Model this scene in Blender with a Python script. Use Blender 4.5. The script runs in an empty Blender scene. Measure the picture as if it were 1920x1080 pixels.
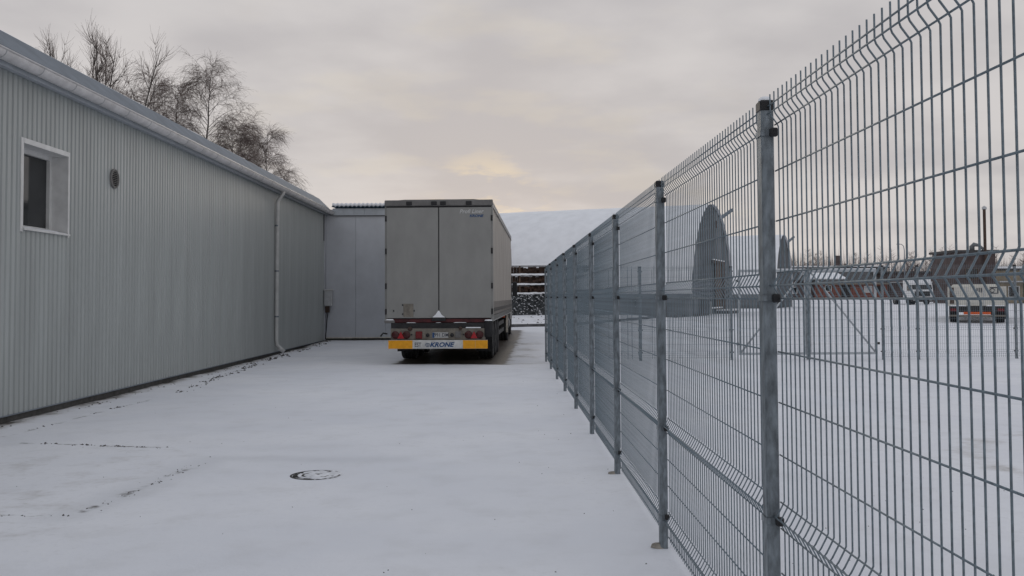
import bpy, math, random
from mathutils import Vector, Matrix, noise as mnoise
R = math.radians
random.seed(7)
S = bpy.context.scene
COL = S.collection

# ------------------------------------------------------------------ camera
cam_d = bpy.data.cameras.new('camera'); cam = bpy.data.objects.new('camera', cam_d); COL.objects.link(cam)
S.camera = cam
cam_d.sensor_width = 36.0; cam_d.lens = 36.0 * 1742 / 1920
PITCH, YAW, ROLL = R(2.065), R(0.4125), R(-0.303)
CAM_H = 1.619
cam_d.shift_y = -45.7 / 1920
cam_d.clip_start = 0.05; cam_d.clip_end = 3000
cam.matrix_world = (Matrix.Translation((0, 0, CAM_H)) @ Matrix.Rotation(-YAW, 4, 'Z')
                    @ Matrix.Rotation(R(90) + PITCH, 4, 'X') @ Matrix.Rotation(ROLL, 4, 'Z'))
# ------------------------------------------------------------------ sun + sky
SUN_EL, SUN_AZ = R(4.8), R(-1.3)          # azimuth from +Y towards +X
sun_dir = Vector((math.sin(SUN_AZ) * math.cos(SUN_EL), math.cos(SUN_AZ) * math.cos(SUN_EL), math.sin(SUN_EL)))
sd = bpy.data.lights.new('sun', 'SUN'); sd.energy = 0.5; sd.angle = R(25); sd.color = (1.0, 0.9, 0.76)
sun = bpy.data.objects.new('sun', sd); COL.objects.link(sun)
sun.rotation_euler = (-sun_dir).to_track_quat('-Z', 'Y').to_euler()
W = bpy.data.worlds.new('World'); S.world = W; W.use_nodes = True
wn, wl = W.node_tree.nodes, W.node_tree.links
wn.clear()
def wnode(t, **k):
    n = wn.new(t)
    for a, b in k.items(): setattr(n, a, b)
    return n
def wmath(op, a, b=None, c=None, clamp=False):
    n = wnode('ShaderNodeMath', operation=op, use_clamp=clamp)
    for i, v in enumerate((a, b, c)):
        if v is None: continue
        if hasattr(v, 'is_output'): wl.new(v, n.inputs[i])
        else: n.inputs[i].default_value = v
    return n.outputs[0]
def wmap(v, a, b, c=0.0, d=1.0):
    n = wnode('ShaderNodeMapRange', interpolation_type='SMOOTHSTEP')
    wl.new(v, n.inputs[0])
    for i, x in zip((1, 2, 3, 4), (a, b, c, d)): n.inputs[i].default_value = x
    return n.outputs[0]
def wmix(f, a, b):
    n = wnode('ShaderNodeMix', data_type='RGBA')
    if hasattr(f, 'is_output'): wl.new(f, n.inputs[0])
    else: n.inputs[0].default_value = f
    for i, v in ((6, a), (7, b)):
        if hasattr(v, 'is_output'): wl.new(v, n.inputs[i])
        else: n.inputs[i].default_value = (*v, 1)
    return n.outputs[2]
sky = wnode('ShaderNodeTexSky', sky_type='NISHITA'); sky.sun_disc = False
sky.sun_elevation = SUN_EL; sky.sun_rotation = SUN_AZ
tc = wnode('ShaderNodeTexCoord')
nrm = wnode('ShaderNodeVectorMath', operation='NORMALIZE'); wl.new(tc.outputs['Generated'], nrm.inputs[0])
sep = wnode('ShaderNodeSeparateXYZ'); wl.new(nrm.outputs[0], sep.inputs[0])
zz = wmath('ADD', wmath('MAXIMUM', sep.outputs[2], 0.0), 0.16)
comb = wnode('ShaderNodeCombineXYZ')
wl.new(wmath('DIVIDE', sep.outputs[0], zz), comb.inputs[0])
wl.new(wmath('DIVIDE', sep.outputs[1], zz), comb.inputs[1])
def wnoise(scale, detail, off, rough=0.5):
    mp = wnode('ShaderNodeMapping'); wl.new(comb.outputs[0], mp.inputs[0])
    mp.inputs['Location'].default_value = off
    n = wnode('ShaderNodeTexNoise'); wl.new(mp.outputs[0], n.inputs['Vector'])
    n.inputs['Scale'].default_value = scale; n.inputs['Detail'].default_value = detail
    n.inputs['Roughness'].default_value = rough
    return n.outputs[0]
big = wnoise(0.75, 3, (3.1, 1.7, 0)); med = wnoise(2.0, 5, (0.4, 5.2, 1)); gap = wnoise(2.4, 4, (7.3, 0.9, 2), 0.55)
cl = wmath('ADD', wmath('MULTIPLY', big, 0.52), wmath('MULTIPLY', med, 0.48))
low = wmix(wmap(cl, 0.38, 0.60), (0.478, 0.462, 0.474), (0.615, 0.592, 0.590))
high = wmix(wmap(cl, 0.38, 0.60), (0.50, 0.53, 0.60), (0.60, 0.625, 0.675))
cloud = wmix(wmap(sep.outputs[2], 0.22, 0.75), low, high)
dot = wnode('ShaderNodeVectorMath', operation='DOT_PRODUCT'); wl.new(nrm.outputs[0], dot.inputs[0])
dot.inputs[1].default_value = sun_dir
glow = wmap(dot.outputs['Value'], 0.9962, 0.9998)
far_gl = wmap(dot.outputs['Value'], 0.93, 0.985)
broad = wmap(dot.outputs['Value'], 0.4, 1.0)
gp = wmap(gap, 0.50, 0.66)
gp2 = wmap(wnoise(3.2, 6, (2.3, 4.4, 5), 0.6), 0.48, 0.62)
cloud = wmix(wmath('MULTIPLY', broad, 0.10), cloud, (0.66, 0.59, 0.55))
cloud = wmix(wmath('MULTIPLY', wmath('MULTIPLY', far_gl, gp), 0.14, clamp=True), cloud, (0.80, 0.70, 0.50))
cloud = wmix(wmath('MULTIPLY', wmath('MULTIPLY', glow, gp2), 0.45, clamp=True), cloud, (0.95, 0.76, 0.46))
sc = wnode('ShaderNodeVectorMath', operation='SCALE'); wl.new(cloud, sc.inputs[0]); sc.inputs['Scale'].default_value = 10.0
final = wmix(0.975, sky.outputs[0], sc.outputs[0])
bg = wnode('ShaderNodeBackground'); wl.new(final, bg.inputs[0]); bg.inputs[1].default_value = 0.1
wo = wnode('ShaderNodeOutputWorld'); wl.new(bg.outputs[0], wo.inputs[0])
S.view_settings.view_transform = 'Standard'; S.view_settings.look = 'None'
S.view_settings.exposure = 0.04; S.view_settings.gamma = 1.0; S.view_settings.use_curve_mapping = False

# ------------------------------------------------------------------ helpers
def smooth(t): t = max(0.0, min(1.0, t)); return t * t * (3 - 2 * t)
def g(x, y):
    h = 0.5 * smooth((y - 25) / 35) + 0.45 * smooth((y - 103) / 45)
    if x < 11: h += 0.12 * smooth((y - 44) / 6) * smooth((11 - x) / 5)
    return h
class MB:
    def __init__(s): s.v = []; s.f = []; s.sm = []
    def add(s, vs, fs, smooth=False):
        b = len(s.v); s.v += [tuple(v) for v in vs]
        s.f += [tuple(i + b for i in f) for f in fs]; s.sm += [smooth] * len(fs)
        return s
    def box(s, x0, x1, y0, y1, z0, z1, bev=0.0):
        if bev <= 0:
            vs = [(x, y, z) for x in (x0, x1) for y in (y0, y1) for z in (z0, z1)]
            return s.add(vs, [(0, 1, 3, 2), (4, 6, 7, 5), (0, 4, 5, 1), (2, 3, 7, 6), (0, 2, 6, 4), (1, 5, 7, 3)])
        b = min(bev, (x1-x0)/2.01, (y1-y0)/2.01, (z1-z0)/2.01)
        vs = []; idx = {}
        X, Y, Z = (x0, x1), (y0, y1), (z0, z1)
        for i in (0, 1):
            for j in (0, 1):
                for k in (0, 1):
                    si, sj, sk = (1, -1)[i]*b, (1, -1)[j]*b, (1, -1)[k]*b
                    idx[i, j, k, 'x'] = len(vs); vs.append((X[i], Y[j]+sj, Z[k]+sk))
                    idx[i, j, k, 'y'] = len(vs); vs.append((X[i]+si, Y[j], Z[k]+sk))
                    idx[i, j, k, 'z'] = len(vs); vs.append((X[i]+si, Y[j]+sj, Z[k]))
        I = idx; fs = []
        q = ((0, 0), (1, 0), (1, 1), (0, 1))
        for i in (0, 1): fs.append(tuple(I[i, a, c, 'x'] for a, c in q)); fs.append(tuple(I[a, i, c, 'y'] for a, c in q)); fs.append(tuple(I[a, c, i, 'z'] for a, c in q))
        for a in (0, 1):
            for c in (0, 1):
                fs.append((I[a, c, 0, 'x'], I[a, c, 1, 'x'], I[a, c, 1, 'y'], I[a, c, 0, 'y']))
                fs.append((I[a, 0, c, 'x'], I[a, 1, c, 'x'], I[a, 1, c, 'z'], I[a, 0, c, 'z']))
                fs.append((I[0, a, c, 'y'], I[1, a, c, 'y'], I[1, a, c, 'z'], I[0, a, c, 'z']))
        for i in (0, 1):
            for j in (0, 1):
                for k in (0, 1): fs.append((I[i, j, k, 'x'], I[i, j, k, 'y'], I[i, j, k, 'z']))
        return s.add(vs, fs)
    def tube(s, pts, rad, n=6, caps=True, sm=True):
        pts = [Vector(p) for p in pts]; m = len(pts)
        rr = rad if isinstance(rad, (list, tuple)) else [rad] * m
        vs = []; ref = None
        for i, p in enumerate(pts):
            d = (pts[min(i+1, m-1)] - pts[max(i-1, 0)])
            if d.length < 1e-9: d = Vector((0, 0, 1))
            d.normalize()
            if ref is None:
                ref = Vector((1, 0, 0)) if abs(d.x) < .8 else Vector((0, 1, 0))
            u = (ref - d * ref.dot(d)).normalized(); w = d.cross(u); ref = u
            for k in range(n):
                a = 2 * math.pi * (k + .5) / n
                vs.append(p + (u * math.cos(a) + w * math.sin(a)) * rr[i])
        fs = [(i*n+k, i*n+(k+1) % n, (i+1)*n+(k+1) % n, (i+1)*n+k) for i in range(m-1) for k in range(n)]
        s.add(vs, fs, sm)
        if caps:
            b = len(s.v) - len(vs)
            s.f.append(tuple(b + k for k in range(n))[::-1]); s.f.append(tuple(b + (m-1)*n + k for k in range(n))); s.sm += [False, False]
        return s
    def lathe(s, prof, c=(0, 0, 0), axis='z', n=24, sm=True):
        vs = []
        for r, h in prof:
            for k in range(n):
                a = 2*math.pi*k/n; u, v = r*math.cos(a), r*math.sin(a)
                p = {'z': (u, v, h), 'x': (h, u, v), 'y': (u, h, v)}[axis]
                vs.append((p[0]+c[0], p[1]+c[1], p[2]+c[2]))
        fs = [(i*n+k, i*n+(k+1) % n, (i+1)*n+(k+1) % n, (i+1)*n+k) for i in range(len(prof)-1) for k in range(n)]
        return s.add(vs, fs, sm)
    def prism(s, poly, axis, a, b, sm=False):
        def P(u, v, t): return {'x': (t, u, v), 'y': (u, t, v), 'z': (u, v, t)}[axis]
        n = len(poly)
        vs = [P(u, v, a) for u, v in poly] + [P(u, v, b) for u, v in poly]
        return s.add(vs, [tuple(range(n))[::-1], tuple(range(n, 2*n))] + [(k, (k+1) % n, n+(k+1) % n, n+k) for k in range(n)], sm)
    def mesh(s, name):
        me = bpy.data.meshes.new(name); me.from_pydata(s.v, [], s.f)
        me.polygons.foreach_set('use_smooth', s.sm); me.update()
        return me
    def build(s, name, mat, parent=None, **k):
        return link(name, s.mesh(name), mat, parent, **k)
def link(name, me, mat, parent=None, loc=None, rot=None, label=None, cat=None, group=None, kind=None):
    o = bpy.data.objects.new(name, me); COL.objects.link(o)
    if mat is not None and me is not None and not me.materials: me.materials.append(mat)
    if parent: o.parent = parent
    if loc: o.location = loc
    if rot: o.rotation_euler = rot
    tag(o, label, cat, group, kind)
    return o
def tag(o, label=None, cat=None, group=None, kind=None):
    for a, b in (('label', label), ('category', cat), ('group', group), ('kind', kind)):
        if b: o[a] = b
    return o
def thing(name, label, cat, loc=(0, 0, 0), rz=0, group=None):
    o = bpy.data.objects.new(name, None); COL.objects.link(o); o.location = loc; o.rotation_euler = (0, 0, rz)
    o.empty_display_size = .2
    return tag(o, label, cat, group)
def text(name, s, size, mat, parent, loc, rot, shear=0.0, bold=0.0, sx=1.0, ext=0.002):
    c = bpy.data.curves.new(name, 'FONT'); c.body = s; c.size = size; c.shear = shear; c.offset = bold; c.extrude = ext
    c.align_x = 'CENTER'; c.align_y = 'CENTER'; c.resolution_u = 3
    o = bpy.data.objects.new(name, c); COL.objects.link(o)
    dg = bpy.context.evaluated_depsgraph_get()
    me = bpy.data.meshes.new_from_object(o.evaluated_get(dg)); COL.objects.unlink(o); bpy.data.objects.remove(o)
    t = link(name, me, mat, parent, loc, rot); t.scale = (sx, 1, 1)
    me.materials.clear(); me.materials.append(mat)
    return t

# ------------------------------------------------------------------ materials
def pmat(name, c, rough=0.6, var=0.12, scale=3.0, bump=0.0, bscale=40.0, metal=0.0, c2=None, spec=0.4, stretch=(1, 1, 1), lo=.35, hi=.65):
    m = bpy.data.materials.new(name); m.use_nodes = True
    nt = m.node_tree; N, L = nt.nodes, nt.links; b = N['Principled BSDF']
    b.inputs['Roughness'].default_value = rough; b.inputs['Metallic'].default_value = metal
    b.inputs['Specular IOR Level'].default_value = spec
    t = N.new('ShaderNodeTexCoord'); mp = N.new('ShaderNodeMapping'); L.new(t.outputs['Object'], mp.inputs[0])
    mp.inputs['Scale'].default_value = stretch
    n = N.new('ShaderNodeTexNoise'); n.inputs['Scale'].default_value = scale; n.inputs['Detail'].default_value = 6
    n.inputs['Roughness'].default_value = .6
    L.new(mp.outputs[0], n.inputs['Vector'])
    r = N.new('ShaderNodeValToRGB'); L.new(n.outputs[0], r.inputs[0])
    d = c2 if c2 else tuple(x * (1 - var) for x in c)
    u = c if c2 else tuple(min(1, x * (1 + var * .6)) for x in c)
    r.color_ramp.elements[0].position = lo; r.color_ramp.elements[0].color = (*d, 1)
    r.color_ramp.elements[1].position = hi; r.color_ramp.elements[1].color = (*u, 1)
    L.new(r.outputs[0], b.inputs['Base Color'])
    if bump:
        n2 = N.new('ShaderNodeTexNoise'); n2.inputs['Scale'].default_value = bscale; n2.inputs['Detail'].default_value = 5
        L.new(t.outputs['Object'], n2.inputs['Vector'])
        bp = N.new('ShaderNodeBump'); bp.inputs['Strength'].default_value = bump; bp.inputs['Distance'].default_value = .02
        L.new(n2.outputs[0], bp.inputs['Height']); L.new(bp.outputs[0], b.inputs['Normal'])
    return m
M = {}
M['clad'] = pmat('cladding', (.362, .386, .380), .40, .10, 1.2, stretch=(1, 1, .25), spec=.5)
def sheet_variation(m, amt):
    N, L = m.node_tree.nodes, m.node_tree.links; b = N['Principled BSDF']; src = b.inputs['Base Color'].links[0].from_socket
    oi = N.new('ShaderNodeObjectInfo'); mr_ = N.new('ShaderNodeMapRange'); L.new(oi.outputs['Random'], mr_.inputs[0])
    mr_.inputs[3].default_value = 1-amt; mr_.inputs[4].default_value = 1+amt
    t = N.new('ShaderNodeTexCoord'); mp = N.new('ShaderNodeMapping'); L.new(t.outputs['Object'], mp.inputs[0]); mp.inputs['Scale'].default_value = (1, 9, .35)
    ad = N.new('ShaderNodeVectorMath'); ad.operation = 'ADD'; L.new(mp.outputs[0], ad.inputs[0]); L.new(oi.outputs['Location'], ad.inputs[1])
    n = N.new('ShaderNodeTexNoise'); n.inputs['Scale'].default_value = 1.3; n.inputs['Detail'].default_value = 5; L.new(ad.outputs[0], n.inputs['Vector'])
    m2 = N.new('ShaderNodeMapRange'); L.new(n.outputs[0], m2.inputs[0]); m2.inputs[1].default_value = .35; m2.inputs[2].default_value = .7; m2.inputs[3].default_value = .90; m2.inputs[4].default_value = 1.03
    mu = N.new('ShaderNodeMath'); mu.operation = 'MULTIPLY'; L.new(mr_.outputs[0], mu.inputs[0]); L.new(m2.outputs[0], mu.inputs[1])
    sc_ = N.new('ShaderNodeVectorMath'); sc_.operation = 'SCALE'; L.new(src, sc_.inputs[0]); L.new(mu.outputs[0], sc_.inputs['Scale']); L.new(sc_.outputs[0], b.inputs['Base Color'])
sheet_variation(M['clad'], .035)
M['clad2'] = pmat('flat_panel', (.50, .52, .555), .42, .08, 1.4, spec=.5)
M['white'] = pmat('white_metal', (.62, .62, .61), .4, .12, 4)
M['gutter'] = pmat('gutter_white', (.60, .59, .585), .4, .15, 5)
M['soffit'] = pmat('soffit', (.42, .45, .48), .5, .1, 3)
M['roofmetal'] = pmat('roof_metal', (.19, .215, .245), .7, .15, 2.0, spec=.2)
M['plinth'] = pmat('plinth', (.07, .068, .065), .9, .3, 8, .4)
M['dark'] = pmat('dark_gap', (.02, .02, .022), .7, .2, 5)
M['glass'] = pmat('window_glass', (.018, .02, .022), .08, .3, 2, spec=.6)
M['galv'] = pmat('galvanised', (.185, .23, .262), .55, .25, 60, .05, 120, metal=.35)
M['post'] = pmat('galvanised_post', (.215, .245, .268), .5, .45, 30, .08, 90, metal=.35, stretch=(1, 1, .35))
M['gate'] = pmat('gate_tube', (.42, .45, .475), .5, .2, 20, metal=.2)
M['black'] = pmat('black_plastic', (.018, .018, .02), .5, .3, 30)
M['rubber'] = pmat('rubber', (.022, .022, .024), .85, .35, 25, .3, 80)
M['snow'] = pmat('snow', (.85, .86, .885), .75, .06, 1.5, .25, 25)
M['thinsnow'] = pmat('thin_snow', (.74, .745, .77), .8, .2, 14, .3, 60)
M['tarp'] = pmat('tarpaulin', (.255, .225, .19), .5, .16, 2.5, stretch=(1, .8, .4))
M['door'] = pmat('trailer_door', (.272, .270, .257), .5, .09, 2.2, .03, 60, stretch=(1, 1, .5))
M['rail'] = pmat('trailer_rail', (.16, .155, .15), .5, .2, 6)
M['red'] = pmat('dark_red_paint', (.075, .012, .014), .6, .5, 6)
M['chassis'] = pmat('chassis', (.025, .024, .025), .7, .35, 8)
M['lampplate'] = pmat('lamp_plate', (.20, .18, .15), .6, .3, 9)
M['lampred'] = pmat('lamp_red', (.16, .010, .012), .25, .2, 20)
M['lampred2'] = pmat('reflector_red', (.42, .014, .02), .2, .2, 20)
M['lampdark'] = pmat('lamp_dark_red', (.06, .008, .008), .25, .3, 20)
M['amber'] = pmat('amber_board', (.82, .36, .008), .45, .12, 12)
M['orange'] = pmat('orange_lamp', (.70, .11, .015), .4, .2, 15)
M['bumper'] = pmat('bumper_white', (.58, .58, .56), .45, .18, 7)
M['blue'] = pmat('blue_letters', (.025, .075, .19), .5, .1, 20)
M['ink'] = pmat('dark_letters', (.03, .035, .05), .5, .1, 20)
M['pale'] = pmat('pale_letters', (.55, .55, .54), .5, .1, 20)
M['plate'] = pmat('number_plate', (.46, .46, .45), .5, .12, 20)
M['cream'] = pmat('worn_white', (.62, .58, .50), .6, .2, 8)
M['rim'] = pmat('rim', (.22, .22, .21), .5, .3, 10, metal=.3)
M['iron'] = pmat('cast_iron', (.035, .033, .03), .7, .4, 20, .3, 90)
M['hangar'] = pmat('hangar_metal', (.19, .205, .225), .6, .3, 1.6, stretch=(1, 1, .3))
M['shell'] = pmat('hangar_shell', (.16, .17, .18), .6, .35, 1.3)
M['wood'] = pmat('old_wood', (.11, .075, .055), .85, .45, 5, .3, 40)
M['timber'] = pmat('stacked_timber', (.035, .026, .023), .9, .5, 3, .3, 30, c2=(.085, .045, .03))
M['rubble'] = pmat('rubble', (.085, .092, .096), .9, .6, 3, .5, 12)
M['brick'] = pmat('red_brick', (.20, .075, .055), .85, .35, 1.4, .2, 20)
M['brickdark'] = pmat('dark_brick', (.09, .068, .066), .85, .35, 1.5, .2, 20)
M['tan'] = pmat('tan_render', (.30, .25, .18), .85, .2, 1.2)
M['greyhall'] = pmat('grey_hall', (.17, .18, .19), .7, .25, .8)
M['roofdark'] = pmat('dark_roof', (.06, .058, .06), .8, .35, 1.0)
M['truckwhite'] = pmat('truck_white', (.72, .73, .74), .3, .08, 3)
M['boardwhite'] = pmat('tailgate_white', (.62, .60, .54), .55, .16, 3)
M['twig'] = pmat('twigs', (.15, .112, .098), .9, .3, 1.5)
M['bark'] = pmat('bark', (.13, .115, .105), .9, .5, 4, c2=(.05, .045, .04))
M['birchbark'] = pmat('birch_bark', (.24, .22, .21), .9, .5, 3, c2=(.05, .045, .042))
M['wood_far'] = pmat('far_wood', (.115, .078, .072), .95, .35, .15)
M['concrete'] = pmat('concrete', (.34, .31, .27), .9, .25, 15, .4, 50)
M['kerb'] = pmat('kerb_stone', (.11, .11, .115), .9, .3, 3, .3, 20)
M['bluesheet'] = pmat('blue_sheet', (.10, .16, .22), .5, .25, 5)
M['rust'] = pmat('rusty_iron', (.07, .045, .035), .85, .4, 4)
M['debris'] = pmat('soil_crumbs', (.04, .033, .026), .95, .5, 30)
M['pipewhite'] = pmat('downpipe_white', (.55, .55, .54), .4, .12, 5)
M['boxgrey'] = pmat('meter_box', (.46, .47, .48), .5, .12, 8)
M['green'] = pmat('green_paint', (.03, .08, .045), .6, .3, 5)

# ground material: snow with bare wet asphalt where something kept it off, and open slab joints
def ground_mat():
    m = bpy.data.materials.new('snowy_ground'); m.use_nodes = True
    nt = m.node_tree; N, L = nt.nodes, nt.links; b = N['Principled BSDF']
    def mth(op, a, c=None, clamp=False):
        n = N.new('ShaderNodeMath'); n.operation = op; n.use_clamp = clamp
        for i, v in enumerate((a, c)):
            if v is None: continue
            if hasattr(v, 'is_output'): L.new(v, n.inputs[i])
            else: n.inputs[i].default_value = v
        return n.outputs[0]
    def mr(v, a, c, d=0., e=1.):
        n = N.new('ShaderNodeMapRange'); n.interpolation_type = 'SMOOTHSTEP'; L.new(v, n.inputs[0])
        for i, x in zip((1, 2, 3, 4), (a, c, d, e)): n.inputs[i].default_value = x
        return n.outputs[0]
    t = N.new('ShaderNodeTexCoord'); P = t.outputs['Object']
    def nz(scale, det, rough=.55, sxyz=(1, 1, 1)):
        mp = N.new('ShaderNodeMapping'); L.new(P, mp.inputs[0]); mp.inputs['Scale'].default_value = sxyz
        n = N.new('ShaderNodeTexNoise'); L.new(mp.outputs[0], n.inputs['Vector'])
        n.inputs['Scale'].default_value = scale; n.inputs['Detail'].default_value = det; n.inputs['Roughness'].default_value = rough
        return n.outputs[0]
    n_l, n_m, n_f, n_s = nz(.35, 4), nz(2.2, 6), nz(14, 6, .65), nz(55, 4, .7)
    wob = N.new('ShaderNodeTexNoise'); L.new(P, wob.inputs['Vector']); wob.inputs['Scale'].default_value = 1.6; wob.inputs['Detail'].default_value = 5
    ws = N.new('ShaderNodeVectorMath'); ws.operation = 'MULTIPLY_ADD'; L.new(wob.outputs[1], ws.inputs[0])
    ws.inputs[1].default_value = (.22, .22, 0); L.new(P, ws.inputs[2])
    PW = N.new('ShaderNodeVectorMath'); PW.operation = 'ADD'; L.new(ws.outputs[0], PW.inputs[0]); PW.inputs[1].default_value = (-.11, -.11, 0)
    fl = N.new('ShaderNodeVectorMath'); fl.operation = 'MULTIPLY'; L.new(PW.outputs[0], fl.inputs[0]); fl.inputs[1].default_value = (1, 1, 0)
    def seg(ax, ay, bx, by, w):
        dx, dy = bx-ax, by-ay; ln2 = dx*dx+dy*dy
        s = N.new('ShaderNodeVectorMath'); s.operation = 'SUBTRACT'; L.new(fl.outputs[0], s.inputs[0]); s.inputs[1].default_value = (ax, ay, 0)
        d = N.new('ShaderNodeVectorMath'); d.operation = 'DOT_PRODUCT'; L.new(s.outputs[0], d.inputs[0]); d.inputs[1].default_value = (dx/ln2, dy/ln2, 0)
        tt = mth('ADD', d.outputs['Value'], 0., True)
        q = N.new('ShaderNodeVectorMath'); q.operation = 'SCALE'; q.inputs[0].default_value = (dx, dy, 0); L.new(tt, q.inputs['Scale'])
        e = N.new('ShaderNodeVectorMath'); e.operation = 'DISTANCE'; L.new(s.outputs[0], e.inputs[0]); L.new(q.outputs[0], e.inputs[1])
        return mr(e.outputs['Value'], w, 0.)
    crack = None
    for a in ((-5.98, 11.2, -5.72, 16.2, .05), (-5.72, 16.2, -6.3, 25, .05), (-6.3, 25, -6.3, 33, .05), (-5.5, 10.7, -3.7, 10.25, .05),
              (-3.25, 7.2, -3.02, 9.6, .06), (-4.5, 7.1, -3.3, 7.1, .045)):
        s = seg(*a); crack = s if crack is None else mth('MAXIMUM', crack, s)
    crackm = mth('MULTIPLY', crack, mth('MULTIPLY', mr(n_m, .46, .62), mr(n_f, .40, .60)))
    soft = mth('MAXIMUM', seg(-3.0, 9.55, -1.1, 9.45, .30), seg(-3.3, 7.1, -3.0, 9.4, .35))
    at = N.new('ShaderNodeAttribute'); at.attribute_name = 'bare'
    bare0 = mth('ADD', at.outputs['Fac'], mth('MULTIPLY', mth('SUBTRACT', n_m, .5), .75))
    bare0 = mth('ADD', bare0, mth('MULTIPLY', mth('SUBTRACT', n_f, .5), .35))
    bare = mth('MULTIPLY', mr(bare0, .38, .62), mr(at.outputs['Fac'], .02, .12))
    thin = mth('MULTIPLY', mr(bare0, .12, .5), mr(at.outputs['Fac'], .02, .12))
    spk = mth('MULTIPLY', mr(n_s, .70, .76), mr(n_m, .52, .66))
    def mix(f, a, c):
        n = N.new('ShaderNodeMix'); n.data_type = 'RGBA'
        if hasattr(f, 'is_output'): L.new(f, n.inputs[0])
        else: n.inputs[0].default_value = f
        for i, v in ((6, a), (7, c)):
            if hasattr(v, 'is_output'): L.new(v, n.inputs[i])
            else: n.inputs[i].default_value = (*v, 1)
        return n.outputs[2]
    c = mix(mr(n_l, .35, .65), (.735, .745, .785), (.80, .805, .835))
    c = mix(mth('MULTIPLY', mr(n_m, .45, .75), .30), c, (.60, .60, .61))
    c = mix(mth('MULTIPLY', mr(n_f, .52, .72), mth('MULTIPLY', mr(n_l, .42, .62), .22)), c, (.50, .49, .48))
    c = mix(mth('MULTIPLY', soft, .20), c, (.40, .41, .43))
    c = mix(mth('MULTIPLY', thin, .55), c, (.42, .39, .36))
    c = mix(bare, c, mix(n_f, (.03, .026, .023), (.105, .085, .068)))
    c = mix(mth('MULTIPLY', crackm, .9), c, (.06, .05, .042))
    c = mix(mth('MULTIPLY', spk, .5), c, (.20, .18, .16))
    L.new(c, b.inputs['Base Color'])
    L.new(mth('SUBTRACT', .8, mth('MULTIPLY', bare, .38)), b.inputs['Roughness'])
    b.inputs['Specular IOR Level'].default_value = .3
    h = mth('ADD', mth('MULTIPLY', n_m, .6), mth('ADD', mth('MULTIPLY', n_f, .22), mth('MULTIPLY', n_s, .07)))
    h = mth('SUBTRACT', h, mth('MULTIPLY', crack, mth('MULTIPLY', mr(n_m, .35, .6), .25)))
    h = mth('SUBTRACT', h, mth('MULTIPLY', bare, .3))
    bp = N.new('ShaderNodeBump'); bp.inputs['Strength'].default_value = .55; bp.inputs['Distance'].default_value = .035
    L.new(h, bp.inputs['Height']); L.new(bp.outputs[0], b.inputs['Normal'])
    return m

# ------------------------------------------------------------------ ground
def frange(a, b, st):
    n = max(1, round((b-a)/st)); return [a + (b-a)*i/n for i in range(n)]
xs = frange(-600, -60, 60) + frange(-60, -10, 5) + frange(-10, -7, .6) + frange(-7, 1.6, .14) + frange(1.6, 12, .35) + frange(12, 40, 1.5) + frange(40, 120, 8) + frange(120, 900, 80) + [900]
ys = frange(-60, 2, 4) + frange(2, 46, .14) + frange(46, 66, .5) + frange(66, 170, 4) + frange(170, 400, 23) + frange(400, 1500, 120) + [1500]
TR = Vector((-1.62, 22.65)); TA = R(-2.3)          # trailer rear centre and heading
def bare_at(x, y):
    dx, dy = x-TR.x, y-TR.y
    u = dx*math.cos(-TA) - dy*math.sin(-TA); v = dx*math.sin(-TA) + dy*math.cos(-TA)
    b = 0.0
    # dry strip that the trailer sheltered
    ex = abs(u-.15) - 1.30; ey = max(.15-v, v-17.5)
    d = max(ex, ey)
    wid = .8 if u > 0 else .45
    b = max(b, 1 - smooth((d + .25) / wid))
    # ruts of slush fanning out at the right
    if 1.0 < u < 3.2 and 0 < v < 10:
        b = max(b, (.62 - .26*(u-1.0)) * (0.55 + .45*math.sin(v*2.1 + u*.7)))
    # drip strip along the wall
    if y < 34.2:
        b = max(b, .62 * (1 - smooth((x + 6.64) / .55)) * (.55 + .45*mnoise.noise(Vector((0, y*.35, 3)))+.25))
    if -6.6 < x < -3.0 and y < 10.5: b = max(b, .14*smooth((-3.05-x)/.25)*smooth((10.4-y+.25*(x+4))/.3))
    # turning track in the yard
    r = math.hypot(x-6.6, y-9.0)
    if x > 2: b = max(b, .33 * (1 - smooth(abs(r-1.9)/.45)))
    # rough strip below the stack
    if y > 43 and -8 < x < 11: b = max(b, .22*smooth((y-43.5)/2)*(1-smooth((y-56)/2)))
    return b
verts = []; bare = []
for y in ys:
    for x in xs:
        n = mnoise.noise(Vector((x*.35, y*.35, 0)))*.014 + mnoise.noise(Vector((x*1.3, y*1.3, 5)))*.006
        if y > 43.5 and -10 < x < 11: n += .05*mnoise.noise(Vector((x*1.1, y*1.1, 9)))
        if y > 120: n = 0
        verts.append((x, y, g(x, y) + n - .012)); bare.append(max(0., bare_at(x, y)) if -12 < x < 16 and 0 < y < 66 else 0.)
nx = len(xs)
faces = [(j*nx+i, j*nx+i+1, (j+1)*nx+i+1, (j+1)*nx+i) for j in range(len(ys)-1) for i in range(nx-1)]
me = bpy.data.meshes.new('ground'); me.from_pydata(verts, [], faces)
me.attributes.new('bare', 'FLOAT', 'POINT').data.foreach_set('value', bare)
me.polygons.foreach_set('use_smooth', [True]*len(faces))
link('ground', me, ground_mat(), kind='structure')

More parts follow.
